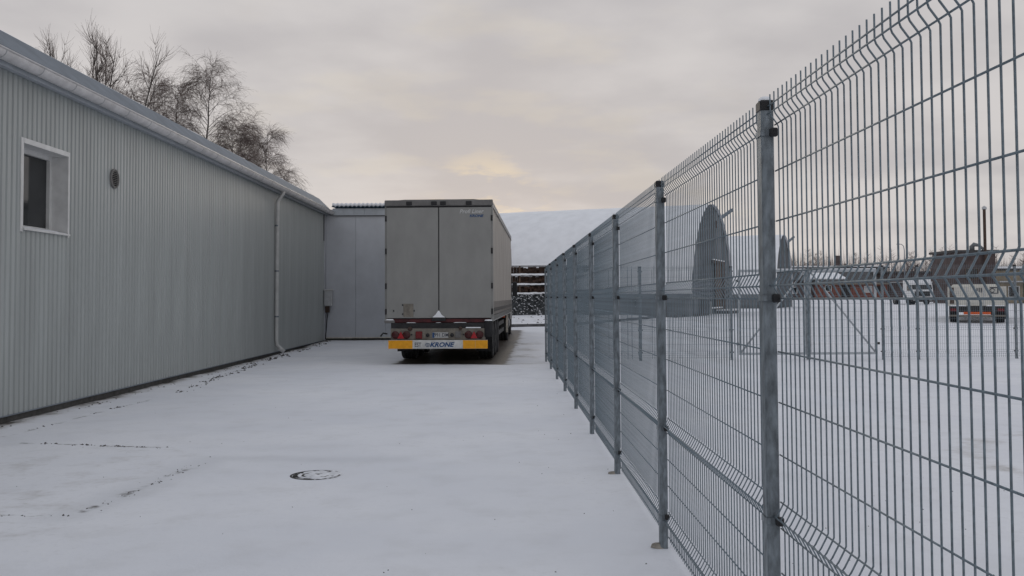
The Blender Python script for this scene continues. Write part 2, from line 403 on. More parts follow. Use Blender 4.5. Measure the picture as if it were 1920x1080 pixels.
# ------------------------------------------------------------------ warehouse on the left
WX = -6.62; Y0, Y1 = -6.1, 34.05; WIN = (12.72, 14.02, 2.60, 3.77); ZB, ZT = .09, 4.665
wh = thing('warehouse', 'long pale grey ribbed metal warehouse with white gutter and one small window', 'building', (WX, 14, 0))
def at_wh(mb): mb.v = [(x-WX, y-14, z) for x, y, z in mb.v]; return mb
def ribs(n, z0, z1, per=.13):
    pts = []
    for k in range(n):
        o = k*per
        pts += [(o, .020), (o+.078, .020), (o+.092, 0), (o+.116, 0)]
    pts.append((n*per, .020))
    m = MB(); k = len(pts)
    m.add([(d, u, z0) for u, d in pts] + [(d, u, z1) for u, d in pts], [(i, i+1, k+i+1, k+i) for i in range(k-1)])
    return m
sheet = ribs(8, ZB, ZT).mesh('wall_sheet'); sheet.materials.append(M['clad'])
def put_sheet(me, y, z=0): link('wall_sheet', me, M['clad'], wh, (0.0, y-14, 0))
y = WIN[0]
while y > Y0: y -= 1.04; put_sheet(sheet, y)
put_sheet(ribs(10, ZB, WIN[2]).mesh('wall_sheet'), WIN[0]); put_sheet(ribs(10, WIN[3], ZT).mesh('wall_sheet'), WIN[0])
y = WIN[1]
while y + 1.04 <= Y1: put_sheet(sheet, y); y += 1.04
nlast = int((Y1 - y)/.13)
if nlast: put_sheet(ribs(nlast, ZB, ZT).mesh('wall_sheet'), y)
ylow = WIN[0] - 1.04*math.ceil((WIN[0]-Y0)/1.04)
# core behind sheets
at_wh(MB().box(-16, WX-.02, ylow, WIN[0]-.03, 0.02, 4.72).box(-16, WX-.02, WIN[1]+.03, Y1-.01, 0.02, 4.72)
      .box(-16, WX-.02, WIN[0]-.03, WIN[1]+.03, .02, WIN[2]-.05).box(-16, WX-.02, WIN[0]-.03, WIN[1]+.03, WIN[3]+.03, 4.72).box(-16, WX-.5, WIN[0]-.03, WIN[1]+.03, WIN[2]-.05, WIN[3]+.03)).build('wall_core', M['dark'], wh)
at_wh(MB().box(WX-.02, WX-.004, ylow, Y1, -.05, ZB+.03)).build('plinth', M['plinth'], wh)
at_wh(MB().box(WX-.01, WX+.028, ylow, Y1, ZB-.012, ZB+.004)).build('base_flashing', M['roofmetal'], wh)
# window
w = at_wh(MB().box(WX-.3, WX-.27, WIN[0]+.02, WIN[1]-.02, WIN[2]+.02, WIN[3]-.02)).build('window', M['glass'], wh)
def wpart(nm, mb, mt): o = at_wh(mb).build(nm, mt, w); return o
t_ = .07; wy0, wy1, wz0, wz1 = WIN
wpart('window_trim', MB().box(WX+.002, WX+.03, wy0-t_, wy0, wz0-.05, wz1+t_).box(WX+.002, WX+.03, wy1, wy1+t_*.7, wz0-.05, wz1+t_)
      .box(WX+.004, WX+.034, wy0, wy1, wz1, wz1+t_), M['white'])
wpart('reveal', MB().box(WX-.27, WX+.004, wy0-.01, wy0, wz0, wz1).box(WX-.27, WX+.004, wy1, wy1+.01, wz0, wz1).box(WX-.27, WX+.004, wy0, wy1, wz1, wz1+.01).box(WX-.27, WX+.004, wy0, wy1, wz0-.01, wz0), M['white'])
wpart('window_frame', MB().box(WX-.272, WX-.22, wy0, wy0+.065, wz0, wz1).box(WX-.272, WX-.22, wy1-.065, wy1, wz0, wz1)
      .box(WX-.272, WX-.222, wy0+.065, wy1-.065, wz1-.065, wz1).box(WX-.272, WX-.222, wy0+.065, wy1-.065, wz0, wz0+.075), M['white'])
wpart('window_sill', MB().prism([(WX-.22, wz0+.03), (WX+.06, wz0), (WX+.06, wz0-.025), (WX-.22, wz0-.02)], 'y', wy0-.02, wy1+.02), M['white'])
vs = []
for k in range(15):
    yy = wy0+.02+(wy1-wy0-.04)*k/14; h = .008+.02*abs(mnoise.noise(Vector((k*.5, 3, 0))))
    vs += [(WX-.215, yy, wz0+.029), (WX-.20, yy, wz0+.03+h*1.5), (WX-.02, yy, wz0+.012+h), (WX+.045, yy, wz0+.003)]
m = MB(); m.add(vs, [(k*4+j, k*4+j+1, k*4+j+5, k*4+j+4) for k in range(14) for j in range(3)], True); wpart('sill_snow', m, M['snow'])
# vent grille
vy, vz, vr = 15.66, 3.65, .165
v = at_wh(MB().lathe([(vr, .018), (vr, .05), (vr-.02, .056), (vr-.03, .03)], (WX, vy, vz), 'x', 28)).build('vent', M['rail'], wh)
at_wh(MB().lathe([(vr-.025, .024), (.001, .024)], (WX, vy, vz), 'x', 28)).build('vent_opening', M['dark'], v)
for k in range(9):
    z = vz - .125 + k*.031; hw = math.sqrt(max(0, (vr-.028)**2-(z-vz)**2))
    at_wh(MB().prism([(WX+.028, z+.012), (WX+.05, z-.004), (WX+.05, z-.009), (WX+.028, z+.006)], 'y', vy-hw, vy+hw)).build('vent_slat', M['rail'], v)
# eaves
at_wh(MB().box(WX-.02, WX+.14, ylow, Y1, ZT+.002, ZT+.022)).build('soffit', M['soffit'], wh)
at_wh(MB().box(WX+.14, WX+.152, ylow, Y1, ZT-.02, ZT+.21)).build('fascia', M['soffit'], wh)
GX, GZ, GR = WX+.26, 4.775, .105
gp_ = []
for k in range(11):
    a = math.pi + math.pi*k/10; gp_.append((GX+GR*math.cos(a), GZ+GR*math.sin(a)))
for k in range(10, -1, -1):
    a = math.pi + math.pi*k/10; gp_.append((GX+(GR-.008)*math.cos(a), GZ+(GR-.008)*math.sin(a)))
mb = MB(); n = len(gp_)
mb.add([(u, t, q) for t in (ylow, Y1+.1) for u, q in gp_], [(k, (k+1) % n, n+(k+1) % n, n+k) for k in range(n)], True)
mb.tube([(GX+GR+.004, ylow, GZ), (GX+GR+.004, Y1+.1, GZ)], .013, 6)
gut = at_wh(mb).build('gutter', M['gutter'], wh)
br = []
for k in range(11):
    a = math.pi + math.pi*k/10; br.append((GX+(GR+.007)*math.cos(a), GZ+(GR+.007)*math.sin(a)))
for k in range(10, -1, -1):
    a = math.pi + math.pi*k/10; br.append((GX+(GR+.0005)*math.cos(a), GZ+(GR+.0005)*math.sin(a)))
brm = MB(); n = len(br)
brm.add([(u-WX, t, q) for t in (-.006, .006) for u, q in br], [(k, (k+1) % n, n+(k+1) % n, n+k) for k in range(n)] + [(k, k+1, n-2-k, n-1-k) for k in range(n//2-1)] + [(2*n-1-k, 2*n-2-k, n+k+1, n+k) for k in range(n//2-1)])
brme = brm.mesh('gutter_bracket'); brme.materials.append(M['boxgrey'])
y = 5.90
while y < Y1: link('gutter_bracket', brme, M['boxgrey'], gut, (0, y-14, 0)); y += .955
# snow lying in the gutter, uneven
mb = MB(); pts = []
yy = 4.0; rows = []
while yy < Y1+.05:
    h = max(-.055, .012 + .06*mnoise.noise(Vector((yy*.7, 2, 0))) + .02*mnoise.noise(Vector((yy*3, 7, 0)))); rows.append((yy, h)); yy += .12
vs = []
for yy, h in rows: vs += [(GX-.085, yy, GZ-.03+h*.3), (GX-.05, yy, GZ+h), (GX+.04, yy, GZ+h*.9), (GX+.083, yy, GZ-.025)]
mb.add(vs, [(i*4+k, i*4+k+1, i*4+k+5, i*4+k+4) for i in range(len(rows)-1) for k in range(3)], True)
at_wh(mb).build('gutter_snow', M['snow'], gut)
# steep metal edge and flat roof
at_wh(MB().prism([(WX+.19, 4.885), (WX-.2, 5.27), (WX-.26, 5.27), (WX+.12, 4.883)], 'y', ylow, Y1)).build('roof_edge', M['roofmetal'], wh)
at_wh(MB().box(-16, WX-.23, ylow, Y1, 4.722, 5.24)).build('roof', M['roofdark'], wh)
vs = []; rows = []; yy = 0
while yy < Y1: rows.append(yy); yy += .2
for yy in rows:
    h = .02 + .015*mnoise.noise(Vector((yy*.9, 4, 0))); vs += [(WX-.205, yy, 5.268), (WX-.23, yy, 5.268+h), (WX-2.5, yy, 5.27+h), (WX-2.5, yy, 5.2)]
mb = MB(); mb.add(vs, [(i*4+k, i*4+k+1, i*4+k+5, i*4+k+4) for i in range(len(rows)-1) for k in range(3)], True)
at_wh(mb).build('roof_snow', M['snow'], wh)
# downpipe
dy = 26.6
dp = at_wh(MB().tube([(GX, dy, GZ-.08), (GX, dy, 4.62), (GX-.03, dy, 4.58), (WX+.12, dy, 4.42), (WX+.10, dy, 4.36), (WX+.085, dy, .42), (WX+.10, dy, .30), (WX+.20, dy, .16), (WX+.30, dy, .11)], .052, 12)).build('downpipe', M['pipewhite'], wh)
for z in (3.7, 2.4, 1.1): at_wh(MB().lathe([(.053, z-.02), (.06, z-.02), (.06, z+.02), (.053, z+.02)], (WX+.086, dy, 0), 'z', 12)).build('pipe_clamp', M['roofmetal'], dp)
at_wh(MB().tube([(WX+.12, dy, .26), (WX+.30, dy, .10)], [.054, .062], 12)).build('pipe_shoe', M['pipewhite'], dp)
at_wh(MB().box(WX+.021, WX+.035, 33.76, 33.84, 3.7, 4.66)).build('corner_strip', M['dark'], wh)
at_wh(MB().box(WX+.002, WX+.045, 33.85, 34.045, ZB, 4.66)).build('corner_flashing', M['clad2'], wh)

mbx = thing('meter_box', 'small grey electric meter box with dark cable entry in the warehouse corner', 'meter box', (WX+.19, 33.88, 1.33))
MB().box(-.14, .14, -.16, .09, 0, .56, .012).build('box_body', M['boxgrey'], mbx)
MB().box(-.16, .16, -.18, .10, .562, .60, .01).build('box_lid', M['white'], mbx)
MB().box(-.11, .03, -.10, .02, -.24, -.004).build('cable_entry', M['rust'], mbx)
MB().tube([(-.05, -.04, -.24), (-.05, -.02, -.36), (-.12, -.0, -1.2)], .018, 6).build('cable', M['black'], mbx)

# ------------------------------------------------------------------ annex wing at the end
an = thing('annex', 'flat grey panelled annex with blue corrugated roof edge under snow', 'building', (-5, 34.05, 0))
AX0, AX1 = WX+.05, -3.3
def A(mb): mb.v = [(x+5, y-34, z+(.17 if z > 4 else 0)) for x, y, z in mb.v]; return mb
A(MB().box(-15.9, AX1-.02, 34.06, 44, -.02, 4.7)).build('wall_core', M['clad2'], an)
npan = 3; pw = (AX1-AX0)/npan
for k in range(npan):
    A(MB().box(AX0+k*pw+.003, AX0+(k+1)*pw-.003, 34.0, 34.058, .16, 4.47, .004)).build('wall_panel', M['clad2'], an)
A(MB().box(AX0, AX1, 34.02, 34.058, -.03, .158)).build('plinth', M['plinth'], an)
A(MB().box(AX0-.02, AX1+.01, 33.975, 34.03, .152, .19)).build('drip_flashing', M['cream'], an)
nf = 8; fw = (AX1+.1-(WX+.3))/nf
for k in range(nf):
    A(MB().box(WX+.3+k*fw+.004, WX+.3+(k+1)*fw-.004, 33.94, 33.975, 4.475, 4.73)).build('fascia_board', M['soffit'], an)
A(MB().box(WX+.3, AX1+.1, 33.94, 34.05, 4.455, 4.472)).build('fascia_trim', M['roofdark'], an)
def corr(x0, x1, y0, z0, y1, z1, amp, per, n=8, th=.012):
    k = int((x1-x0)/per*n); m = MB(); rows = []
    for (yy, zz) in ((y0, z0), (y1, z1)):
        for q in (0, -th):
            rows.append([(x0+(x1-x0)*i/k, yy, zz+q+amp*math.sin(2*math.pi*i/n)) for i in range(k+1)])
    vs = [p for r in rows for p in r]; K = k+1
    fs = []
    for i in range(k):
        fs += [(i, i+1, 2*K+i+1, 2*K+i), (K+i+1, K+i, 3*K+i, 3*K+i+1), (i+1, i, K+i, K+i+1)]
    return m.add(vs, fs, True)
A(corr(WX+.28, AX1+.15, 33.85, 4.79, 44.2, 5.25, .028, .155)).build('corrugated_roof', M['bluesheet'], an)
A(corr(WX+.30, AX1+.13, 33.862, 4.905, 44.1, 5.38, .022, .155, th=.10)).build('roof_snow', M['snow'], an)
A(MB().box(-7.4, -5.75, 40.0, 40.5, 5.36, 5.44).box(-7.3, -7.2, 40.1, 40.2, 5.0, 5.36).box(-5.95, -5.85, 40.1, 40.2, 5.0, 5.36)).build('roof_plank', M['roofmetal'], an)

# ------------------------------------------------------------------ wheels
def wheel_parts(r=.5, wd=.38):
    h = wd/2
    ty = MB().lathe([(r*.56, -h*.9), (r*.80, -h), (r*.95, -h*.97), (r, -h*.8), (r, -h*.32), (r*.982, -h*.30), (r*.982, -h*.22), (r, -h*.2), (r, h*.2), (r*.982, h*.22), (r*.982, h*.30), (r, h*.32), (r, h*.8), (r*.95, h*.97), (r*.8, h), (r*.56, h*.9)], (0, 0, 0), 'x', 32).mesh('tyre')
    rm = MB().lathe([(r*.57, -h*.85), (r*.52, -h*.8), (r*.50, -h*.1), (r*.30, 0), (r*.27, h*.5), (r*.18, h*.55), (.001, h*.55)], (0, 0, 0), 'x', 24)
    rm.lathe([(r*.57, h*.85), (r*.52, h*.8), (r*.5, -h*.1)], (0, 0, 0), 'x', 24)
    for k in range(10):
        a = 2*math.pi*k/10; rm.lathe([(.018, h*.1), (.018, h*.22), (.001, h*.22)], (0, r*.38*math.cos(a), r*.38*math.sin(a)), 'x', 6)
    rm = rm.mesh('rim')
    ty.materials.append(M['rubber']); rm.materials.append(M['rim'])
    return ty, rm
TY, RM = wheel_parts()
def wheel(parent, x, y, z=.5, side=1, sc=1.0):
    t = link('tyre', TY, None, parent, (x, y, z)); t.scale = (side*sc, sc, sc); t.name = 'wheel'
    r_ = link('rim', RM, None, t)
    return t

# ------------------------------------------------------------------ curtain-side semi-trailer
tr = thing('semi_trailer', 'tall grey curtain-sided semi-trailer with yellow and white rear bumper', 'trailer', (TR.x, TR.y, 0), TA)
HW, LN = 1.325, 13.6
MB().box(-HW+.03, HW-.03, .02, LN, 1.02, 1.20).build('floor', M['chassis'], tr)
MB().box(-HW+.05, HW-.05, 13.4, LN, 1.2, 3.9).build('front_wall', M['door'], tr)
MB().box(-HW+.04, HW-.04, .05, 13.4, 3.86, 3.98).build('roof', M['rail'], tr)
mb = MB(); vs = []; k = 0
ny = 28
for i in range(ny+1):
    for j in range(7):
        vs.append((-HW+.06+(2*HW-.12)*j/6, .0+LN*i/ny, 4.0 + .012*mnoise.noise(Vector((j*.7, i*.6, 1))) + (.016 if 0 < j < 6 else -.02)))
mb.add(vs, [(i*7+j, i*7+j+1, i*7+j+8, i*7+j+7) for i in range(ny) for j in range(6)], True)
mb.build('roof_snow', M['snow'], tr)
for s in (-1, 1):
    xx = s*(HW-.012)
    MB().box(min(xx, xx-s*.06), max(xx, xx-s*.06), .04, LN, 3.84, 3.985, .01).build('roof_rail', M['rail'], tr)
    MB().box(min(xx, xx-s*.05), max(xx, xx-s*.05), .04, LN, 1.03, 1.17, .008).build('side_rail', M['door'], tr)
    mb = MB(); vs = []; rows = 110; cols = 6
    for i in range(rows+1):
        yy = .13 + (LN-.2)*i/rows
        for j in range(cols+1):
            z = 1.19 + (3.84-1.19)*j/cols
            off = .010*math.sin(yy*10.5) * (1-.4*j/cols) + .012*mnoise.noise(Vector((yy*.9, z*.8, s)))
            vs.append((xx + s*(-.012+off), yy, z))
    K = cols+1
    mb.add(vs, [(i*K+j, i*K+j+1, (i+1)*K+j+1, (i+1)*K+j) for i in range(rows) for j in range(cols)], True)
    cur = mb.build('side_curtain', M['tarp'], tr)
    MB().box(min(xx, xx+s*.012), max(xx, xx+s*.012), .13, LN-.1, 3.80, 3.815).build('curtain_seam', M['chassis'], cur)
    strap = MB().box(-.004, .010, -.022, .022, 1.06, 1.52).box(-.004, .026, -.035, .035, 1.27, 1.36).mesh('strap'); strap.materials.append(M['rail'])
    for k in range(22):
        so = link('curtain_strap', strap, None, cur, (xx + s*.006, .45+k*.6, 0)); so.scale = (s, 1, 1)
    MB().box(min(xx-s*.05, xx+s*.012), max(xx-s*.05, xx+s*.012), .0, .10, 1.03, 3.86, .01).build('corner_post', M['door'], tr)
# rear
MB().box(-HW, HW, -.05, .05, 3.855, 4.0, .015).build('rear_header', M['rail'], tr)
MB().box(-HW+.04, HW-.04, -.02, .03, 3.80, 3.853).build('header_gap', M['dark'], tr)
for x in (-.72, -.11, .11, .74): MB().box(x-.07, x+.07, -.075, -.03, 3.87, 3.965, .01).build('roof_hinge', M['black'], tr)
for s in (-1, 1):
    x0, x1 = (-HW+.045, -.012) if s < 0 else (.012, HW-.045)
    d = MB().box(x0, x1, -.045, 0, 1.12, 3.815, .01).build('rear_door', M['door'], tr)
    for z in (1.28, 1.9, 2.75, 3.55):
        xe = s*(HW-.03)
        MB().box(xe-.018, xe+.026, -.058, -.02, z-.07, z+.07, .006).build('hinge', M['chassis'], d)
    if s < 0:
        MB().box(-.86, -.62, -.053, -.046, 1.15, 1.47, .003).build('door_plate', M['lampplate'], d)
        for bx, bz in ((-.88, 1.44), (-.88, 1.22), (-.6, 1.3), (-1.1, 1.3)): MB().box(bx-.012, bx+.012, -.06, -.046, bz-.02, bz+.02).build('bolt', M['chassis'], d)
    else:
        text('lettering', 'Profi Liner', .135, M['pale'], d, (.80, -.0475, 3.71), (R(90), 0, 0), .25, .002, 1.0, .0015)
        text('lettering', 'KRONE', .085, M['blue'], d, (.92, -.0475, 3.60), (R(90), 0, 0), .25, .003, 1.15, .0015)
MB().box(-.012, .012, -.03, -.005, 1.12, 3.81).build('door_gap', M['dark'], tr)
MB().box(-.17, .17, -.10, -.047, 1.05, 1.135, .008).build('door_latch', M['black'], tr)
MB().prism([(-.155, 1.137), (.155, 1.137), (.07, 1.20), (.012, 1.30), (-.012, 1.30), (-.07, 1.21)], 'y', -.09, -.046).build('snow_wedge', M['snow'], tr)
MB().box(-HW+.12, HW-.1, -.04, .16, 1.01, 1.10, .01).build('rear_sill', M['red'], tr)
MB().box(-HW+.16, HW-.2, -.055, .4, .872, 1.005).build('cross_beam', M['chassis'], tr)
for x0, x1, z in ((-.8, -.55, 1.006), (-.08, .06, 1.006), (.35, .68, 1.006)): MB().prism([(x0, z), (x1, z), (x1-.03, z+.010), (x0+.05, z+.012)], 'y', -.054, -.041).build('ledge_snow', M['snow'], tr)
MB().box(-HW+.0, -HW+.25, -.06, .1, 1.0, 1.07, .01).build('step', M['rail'], tr)
MB().prism([(-HW+.02, 1.072), (-HW+.23, 1.072), (-HW+.2, 1.10), (-HW+.06, 1.10)], 'y', -.05, -.047+.09).build('ledge_snow', M['snow'], tr)
for s in (1,):
    MB().lathe([(.001, .66), (.10, .66), (.105, .69), (.105, 1.02), (.09, 1.05), (.001, 1.05)], (HW-.12, -.02, 0), 'z', 16).build('rubber_buffer', M['rubber'], tr)
    MB().lathe([(.10, 1.051), (.085, 1.075), (.001, 1.085)], (HW-.12, -.02, 0), 'z', 14).build('ledge_snow', M['snow'], tr)
lp = MB().box(-1.17, 1.13, -.06, -.02, .595, .87, .006).build('lamp_plate', M['lampplate'], tr)
MB().box(.66, 1.02, -.085, -.056, .875, .90).build('ledge_snow', M['snow'], tr)
def disc(nm, x, z, r, mt, par, y=-.062, th=.03): return MB().lathe([(r, y), (r, y-th), (r*.85, y-th-.012), (.001, y-th-.014)], (x, 0, z), 'y', 18).build(nm, mt, par)
for s, c in ((-1, -.92), (1, .86)):
    disc('tail_light', c-.135, .715, .095, M['lampdark'], tr); disc('tail_light', c+.135, .715, .095, M['lampdark'], tr)
    MB().prism([(c-.085, .63), (c+.085, .63), (c+.03, .735), (c, .80), (c-.03, .735)], 'y', -.10, -.06).build('triangle_reflector', M['lampred2'], tr)
MB().box(-.56, -.40, -.10, -.06, .625, .80, .008).build('fog_light', M['lampred'], tr)
MB().box(.40, .54, -.08, -.06, .64, .80, .006).build('socket_box', M['rail'], tr)
for x in (-.27, .325): disc('marker_lamp', x, .71, .045, M['black'], tr)
for x in (-.66, .60): disc('bolt', x, .72, .018, M['black'], tr, th=.01)
disc('rubber_stop', -.70, .86, .055, M['rust'], tr); disc('rubber_stop', .53, .87, .045, M['rust'], tr)
npl = MB().box(-.16, .235, -.072, -.061, .64, .775, .003).build('number_plate', M['plate'], tr)
MB().box(-.155, -.105, -.0745, -.0725, .645, .77).build('country_band', M['blue'], npl)
text('lettering', '991 DM', .125, M['ink'], npl, (.065, -.0735, .708), (R(90), 0, 0), 0, .001, .86, .001)
bm_ = MB().box(-1.20, 1.19, -.20, -.10, .385, .592, .012).build('bumper', M['bumper'], tr)
MB().box(-1.205, -.62, -.206, -.2005, .389, .588).build('warning_panel', M['amber'], bm_)
MB().box(.60, .893, -.206, -.2005, .389, .588).build('warning_panel', M['amber'], bm_)
MB().box(.899, 1.195, -.206, -.2005, .389, .588).build('warning_panel', M['amber'], bm_)
text('lettering', 'EST', .145, M['ink'], bm_, (-.49, -.2015, .478), (R(90), 0, 0), 0, .001, .72, .0015)
text('lettering', 'KRONE', .150, M['blue'], bm_, (.08, -.2015, .478), (R(90), 0, 0), .28, .006, 1.12, .0015)
lg = MB(); cx, cz = -.255, .478
arc = [(cx + .058*math.cos(a), -.203, cz + .044*math.sin(a)) for a in [R(-40 + 260*k/14) for k in range(15)]]
lg.tube(arc, .006, 4)
for dx in (-.026, 0, .026): lg.tube([(cx+dx*1.2, -.203, cz+.036-abs(dx)*.3), (cx+dx*.6, -.203, cz-.034)], .005, 4)
lg.tube([(cx-.034, -.203, cz-.040), (cx+.034, -.203, cz-.040)], .006, 4)
lg.build('crown_emblem', M['blue'], bm_)
for x in (-.8, .8): MB().box(x-.05, x+.05, -.099, .35, .44, .585).build('bumper_bracket', M['chassis'], tr)
MB().box(-.55, -.43, .2, LN-.6, .72, 1.02).box(.43, .55, .2, LN-.6, .72, 1.02).build('chassis', M['chassis'], tr)
for ay in (2.2, 3.5, 4.8):
    MB().tube([(-.95, ay, .5), (.95, ay, .5)], .07, 10).build('axle', M['chassis'], tr)
    for s in (-1, 1): wheel(tr, s*1.02, ay, .5, s)
for s in (-1, 1):
    MB().box(s*1.02-.2, s*1.02+.2, 1.30, 1.315, .24, .98).build('mudflap', M['rubber'], tr)
    pts = [(1.66 + 3.7*t, 1.0 + .0*t) for t in (0, 1)]
    MB().box(s*1.02-.2, s*1.02+.2, 1.62, 5.4, .985, 1.0).build('mudguard', M['black'], tr)
    MB().box(s*1.15-.03, s*1.15+.03, 5.8, 9.4, .48, .60).box(s*1.15-.03, s*1.15+.03, 5.8, 9.4, .74, .86).build('side_guard', M['chassis'], tr)
    MB().box(s*.8-.07, s*.8+.07, 9.6, 9.74, .12, 1.0).box(s*.8-.15, s*.8+.15, 9.5, 9.84, .02, .10).build('landing_leg', M['chassis'], tr)
MB().tube([(-1.28, .05, .74), (-1.36, -.05, .76), (-1.42, -.06, .68)], .02, 6).build('marker_arm', M['black'], tr)

# tractor unit
tu = thing('tractor_unit', 'dark truck tractor unit with pale mudguard edges coupled ahead of the curtain-sided trailer', 'truck', (TR.x - math.sin(TA)*11.3, TR.y + math.cos(TA)*11.3, 0), TA)
def cab(par, y0, y1, wd, z0, z1, paint=None):
    hw = wd/2
    c = MB().prism([(y0, z0), (y1, z0), (y1+.04, z0+.9), (y1-.22, z1-.55), (y1-.55, z1), (y0, z1)], 'x', -hw, hw).build('cab', paint or M['truckwhite'], par)
    MB().prism([(y1+.03, z0+1.0), (y1+.05, z0+1.0), (y1-.20, z1-.62), (y1-.22, z1-.62)], 'x', -hw+.1, hw-.1).build('windscreen', M['glass'], c)
    MB().box(-hw+.02, hw-.02, y1-.25, y1+.10, z0-.42, z0+.12, .03).build('front_bumper', M['chassis'], c)
    MB().box(-hw+.35, hw-.35, y1+.02, y1+.06, z0+.22, z0+.78).build('grille', M['chassis'], c)
    for s in (-1, 1):
        MB().box(s*hw-.01, s*hw+.01, y1-1.15, y1-.35, z0+.85, z1-.75).build('side_window', M['glass'], c)
        MB().box(s*(hw+.12)-.1, s*(hw+.12)+.1, y1-.05, y1+.05, z0+.9, z0+1.5, .02).build('mirror', M['black'], c)
        MB().box(s*(hw-.3)-.16, s*(hw-.3)+.16, y1+.09, y1+.12, z0-.25, z0-.05).build('headlight', M['pale'], c)
        MB().tube([(s*(hw-.1), y1-.1, z1-.35), (s*(hw-.1), y1-.1, z1-.34)], .01, 4).build('roof_marker', M['orange'], c)
    return c
cab(tu, 2.75, 4.95, 2.48, .75, 3.6, M['rail'])
MB().box(-.45, -.35, -1.0, 4.5, .6, .88).box(.35, .45, -1.0, 4.5, .6, .88).build('frame', M['chassis'], tu)
for s in (-1, 1):
    wheel(tu, s*1.06, 0, .5, s); wheel(tu, s*.70, 0, .5, s); wheel(tu, s*1.04, 3.75, .5, s)
    arc = [(-.62*math.cos(R(a)), .5 + .62*math.sin(R(a))) for a in range(-12, 62, 8)]
    ins = [(-.58*math.cos(R(a)), .5 + .58*math.sin(R(a))) for a in range(60, -14, -8)]
    MB().prism(arc + ins, 'x', min(s*.86, s*1.20), max(s*.86, s*1.20)).build('mudguard', M['black'], tu)
    MB().prism([(a*1.02, .5+(b-.5)*1.02) for a, b in arc] + ins, 'x', min(s*1.205, s*1.27), max(s*1.205, s*1.27)).build('mudguard_edge', M['cream'], tu)
    MB().box(s*1.05-.12, s*1.05+.12, -.86, -.66, .90, 1.06, .02).build('rear_lamp', M['orange'], tu)
    MB().lathe([(.001, -.6), (.3, -.6), (.3, .6), (.001, .6)], (s*.95, 1.9, .62), 'y', 18).build('fuel_tank', M['rail'], tu)
MB().lathe([(.001, .92), (.5, .92), (.5, .98), (.001, .98)], (0, 0, 0), 'z', 20).build('fifth_wheel', M['chassis'], tu)

# ------------------------------------------------------------------ mesh fences
PK = -.031
HZ = [(.06, 0), (.12, 0), (.17, PK), (.22, 0), (.39, 0), (.56, 0), (.73, 0), (.78, PK), (.83, 0), (1.01, 0), (1.21, 0), (1.405, 0), (1.61, 0), (1.66, PK), (1.71, 0), (1.91, 0), (2.105, 0), (2.285, 0), (2.325, PK), (2.355, PK)]
PROF = [(0, .03)]
for c in (.17, .78, 1.66): PROF += [(0, c-.058), (-.005, c-.046), (PK+.006, c-.008), (PK, c), (PK+.006, c+.008), (-.005, c+.046), (0, c+.058)]
PROF += [(0, 2.275), (-.006, 2.287), (PK+.004, 2.316), (PK, 2.328), (PK, 2.40)]
def vwire(nm, r, n): return MB().tube([(d+.006, 0, z) for d, z in PROF], r, n)
def hwires(L_, r, n):
    m = MB()
    for z, d in HZ: m.tube([(d-.0005, 0, z), (d-.0005, L_, z)], r, n)
    return m
def panel_mesh(L_, r=.0027, n=4):
    m = hwires(L_, r*1.15, n); k = round(L_/.0535)
    vp = [(d+.006, 0, z) for d, z in PROF]
    for i in range(k):
        yy = .025 + (L_-.05)*i/(k-1); m.tube([(a, yy, c) for a, b, c in vp], r, n, False)
    return m
post_me = MB().box(-.025, .025, -.03, .03, -.03, 2.36, .004).mesh('post'); post_me.materials.append(M['post'])
cap_me = MB().box(-.028, .028, -.033, .033, 2.335, 2.38, .006).mesh('post_cap'); cap_me.materials.append(M['black'])
clampb_me = MB().box(-.0, .034, .0345, .0555, -.014, .014, .004).mesh('clamp'); clampb_me.materials.append(M['black'])
strap_me = MB().prism([(-.0295, -.0345), (.004, -.0345), (.004, -.0315), (-.0265, -.0315), (-.0265, .0315), (.004, .0315), (.004, .0345), (-.0295, .0345)], 'z', -.011, .011).mesh('clamp_strap'); strap_me.materials.append(M['post'])
clamp_me = MB().box(.004, .034, -.0575, -.0345, -.017, .017, .005).mesh('clamp'); clamp_me.materials.append(M['black'])
def add_post(fence, x, y, rz=0, clamps=True, cz=(2.25, 1.61, .76, .19)):
    p = link('post', post_me, None, fence, (x, y, 0), (0, 0, rz))
    link('post_cap', cap_me, None, p)
    if clamps:
        for z in cz: link('clamp', clamp_me, None, p, (0, 0, z)); link('clamp', clampb_me, None, p, (0, 0, z)); link('clamp_strap', strap_me, None, p, (0, 0, z))
    return p
f1 = thing('mesh_fence', 'tall galvanised welded mesh fence with folded wires running beside the snowy lane', 'fence', (1.011, 0, 0))
PY = [1.105 + 2.5*k for k in range(10)]
long_panel = panel_mesh(2.46).mesh('mesh_panel'); long_panel.materials.append(M['galv'])
vw = vwire('v', .0028, 6).mesh('vertical_wire'); vw.materials.append(M['galv'])
hw_me = hwires(2.46, .0032, 6).mesh('mesh_panel'); hw_me.materials.append(M['galv'])
for k, yy in enumerate(PY):
    p = add_post(f1, .01, yy)
    p.rotation_euler = (R(random.uniform(-.12, .12)), R(random.uniform(-.15, .15)), 0)
    if k in (1, 3, 6):
        MB().lathe([(.027, 2.379), (.025, 2.388), (.015, 2.396), (.001, 2.398)], (0, 0, 0), 'z', 10).build('cap_snow', M['snow'], p)
    if k < 9:
        if k < 4:
            pan = link('mesh_panel', hw_me, None, f1, (.041, yy+.02, random.uniform(-.004, .004)), (R(random.uniform(-.08, .08)), 0, 0))
            for i in range(46):
                link('vertical_wire', vw, None, pan, (0, .025 + 2.41*i/45, 0))
        else:
            link('mesh_panel', long_panel, None, f1, (.041+random.uniform(-.003, .003), yy+.02, random.uniform(-.006, .006)))
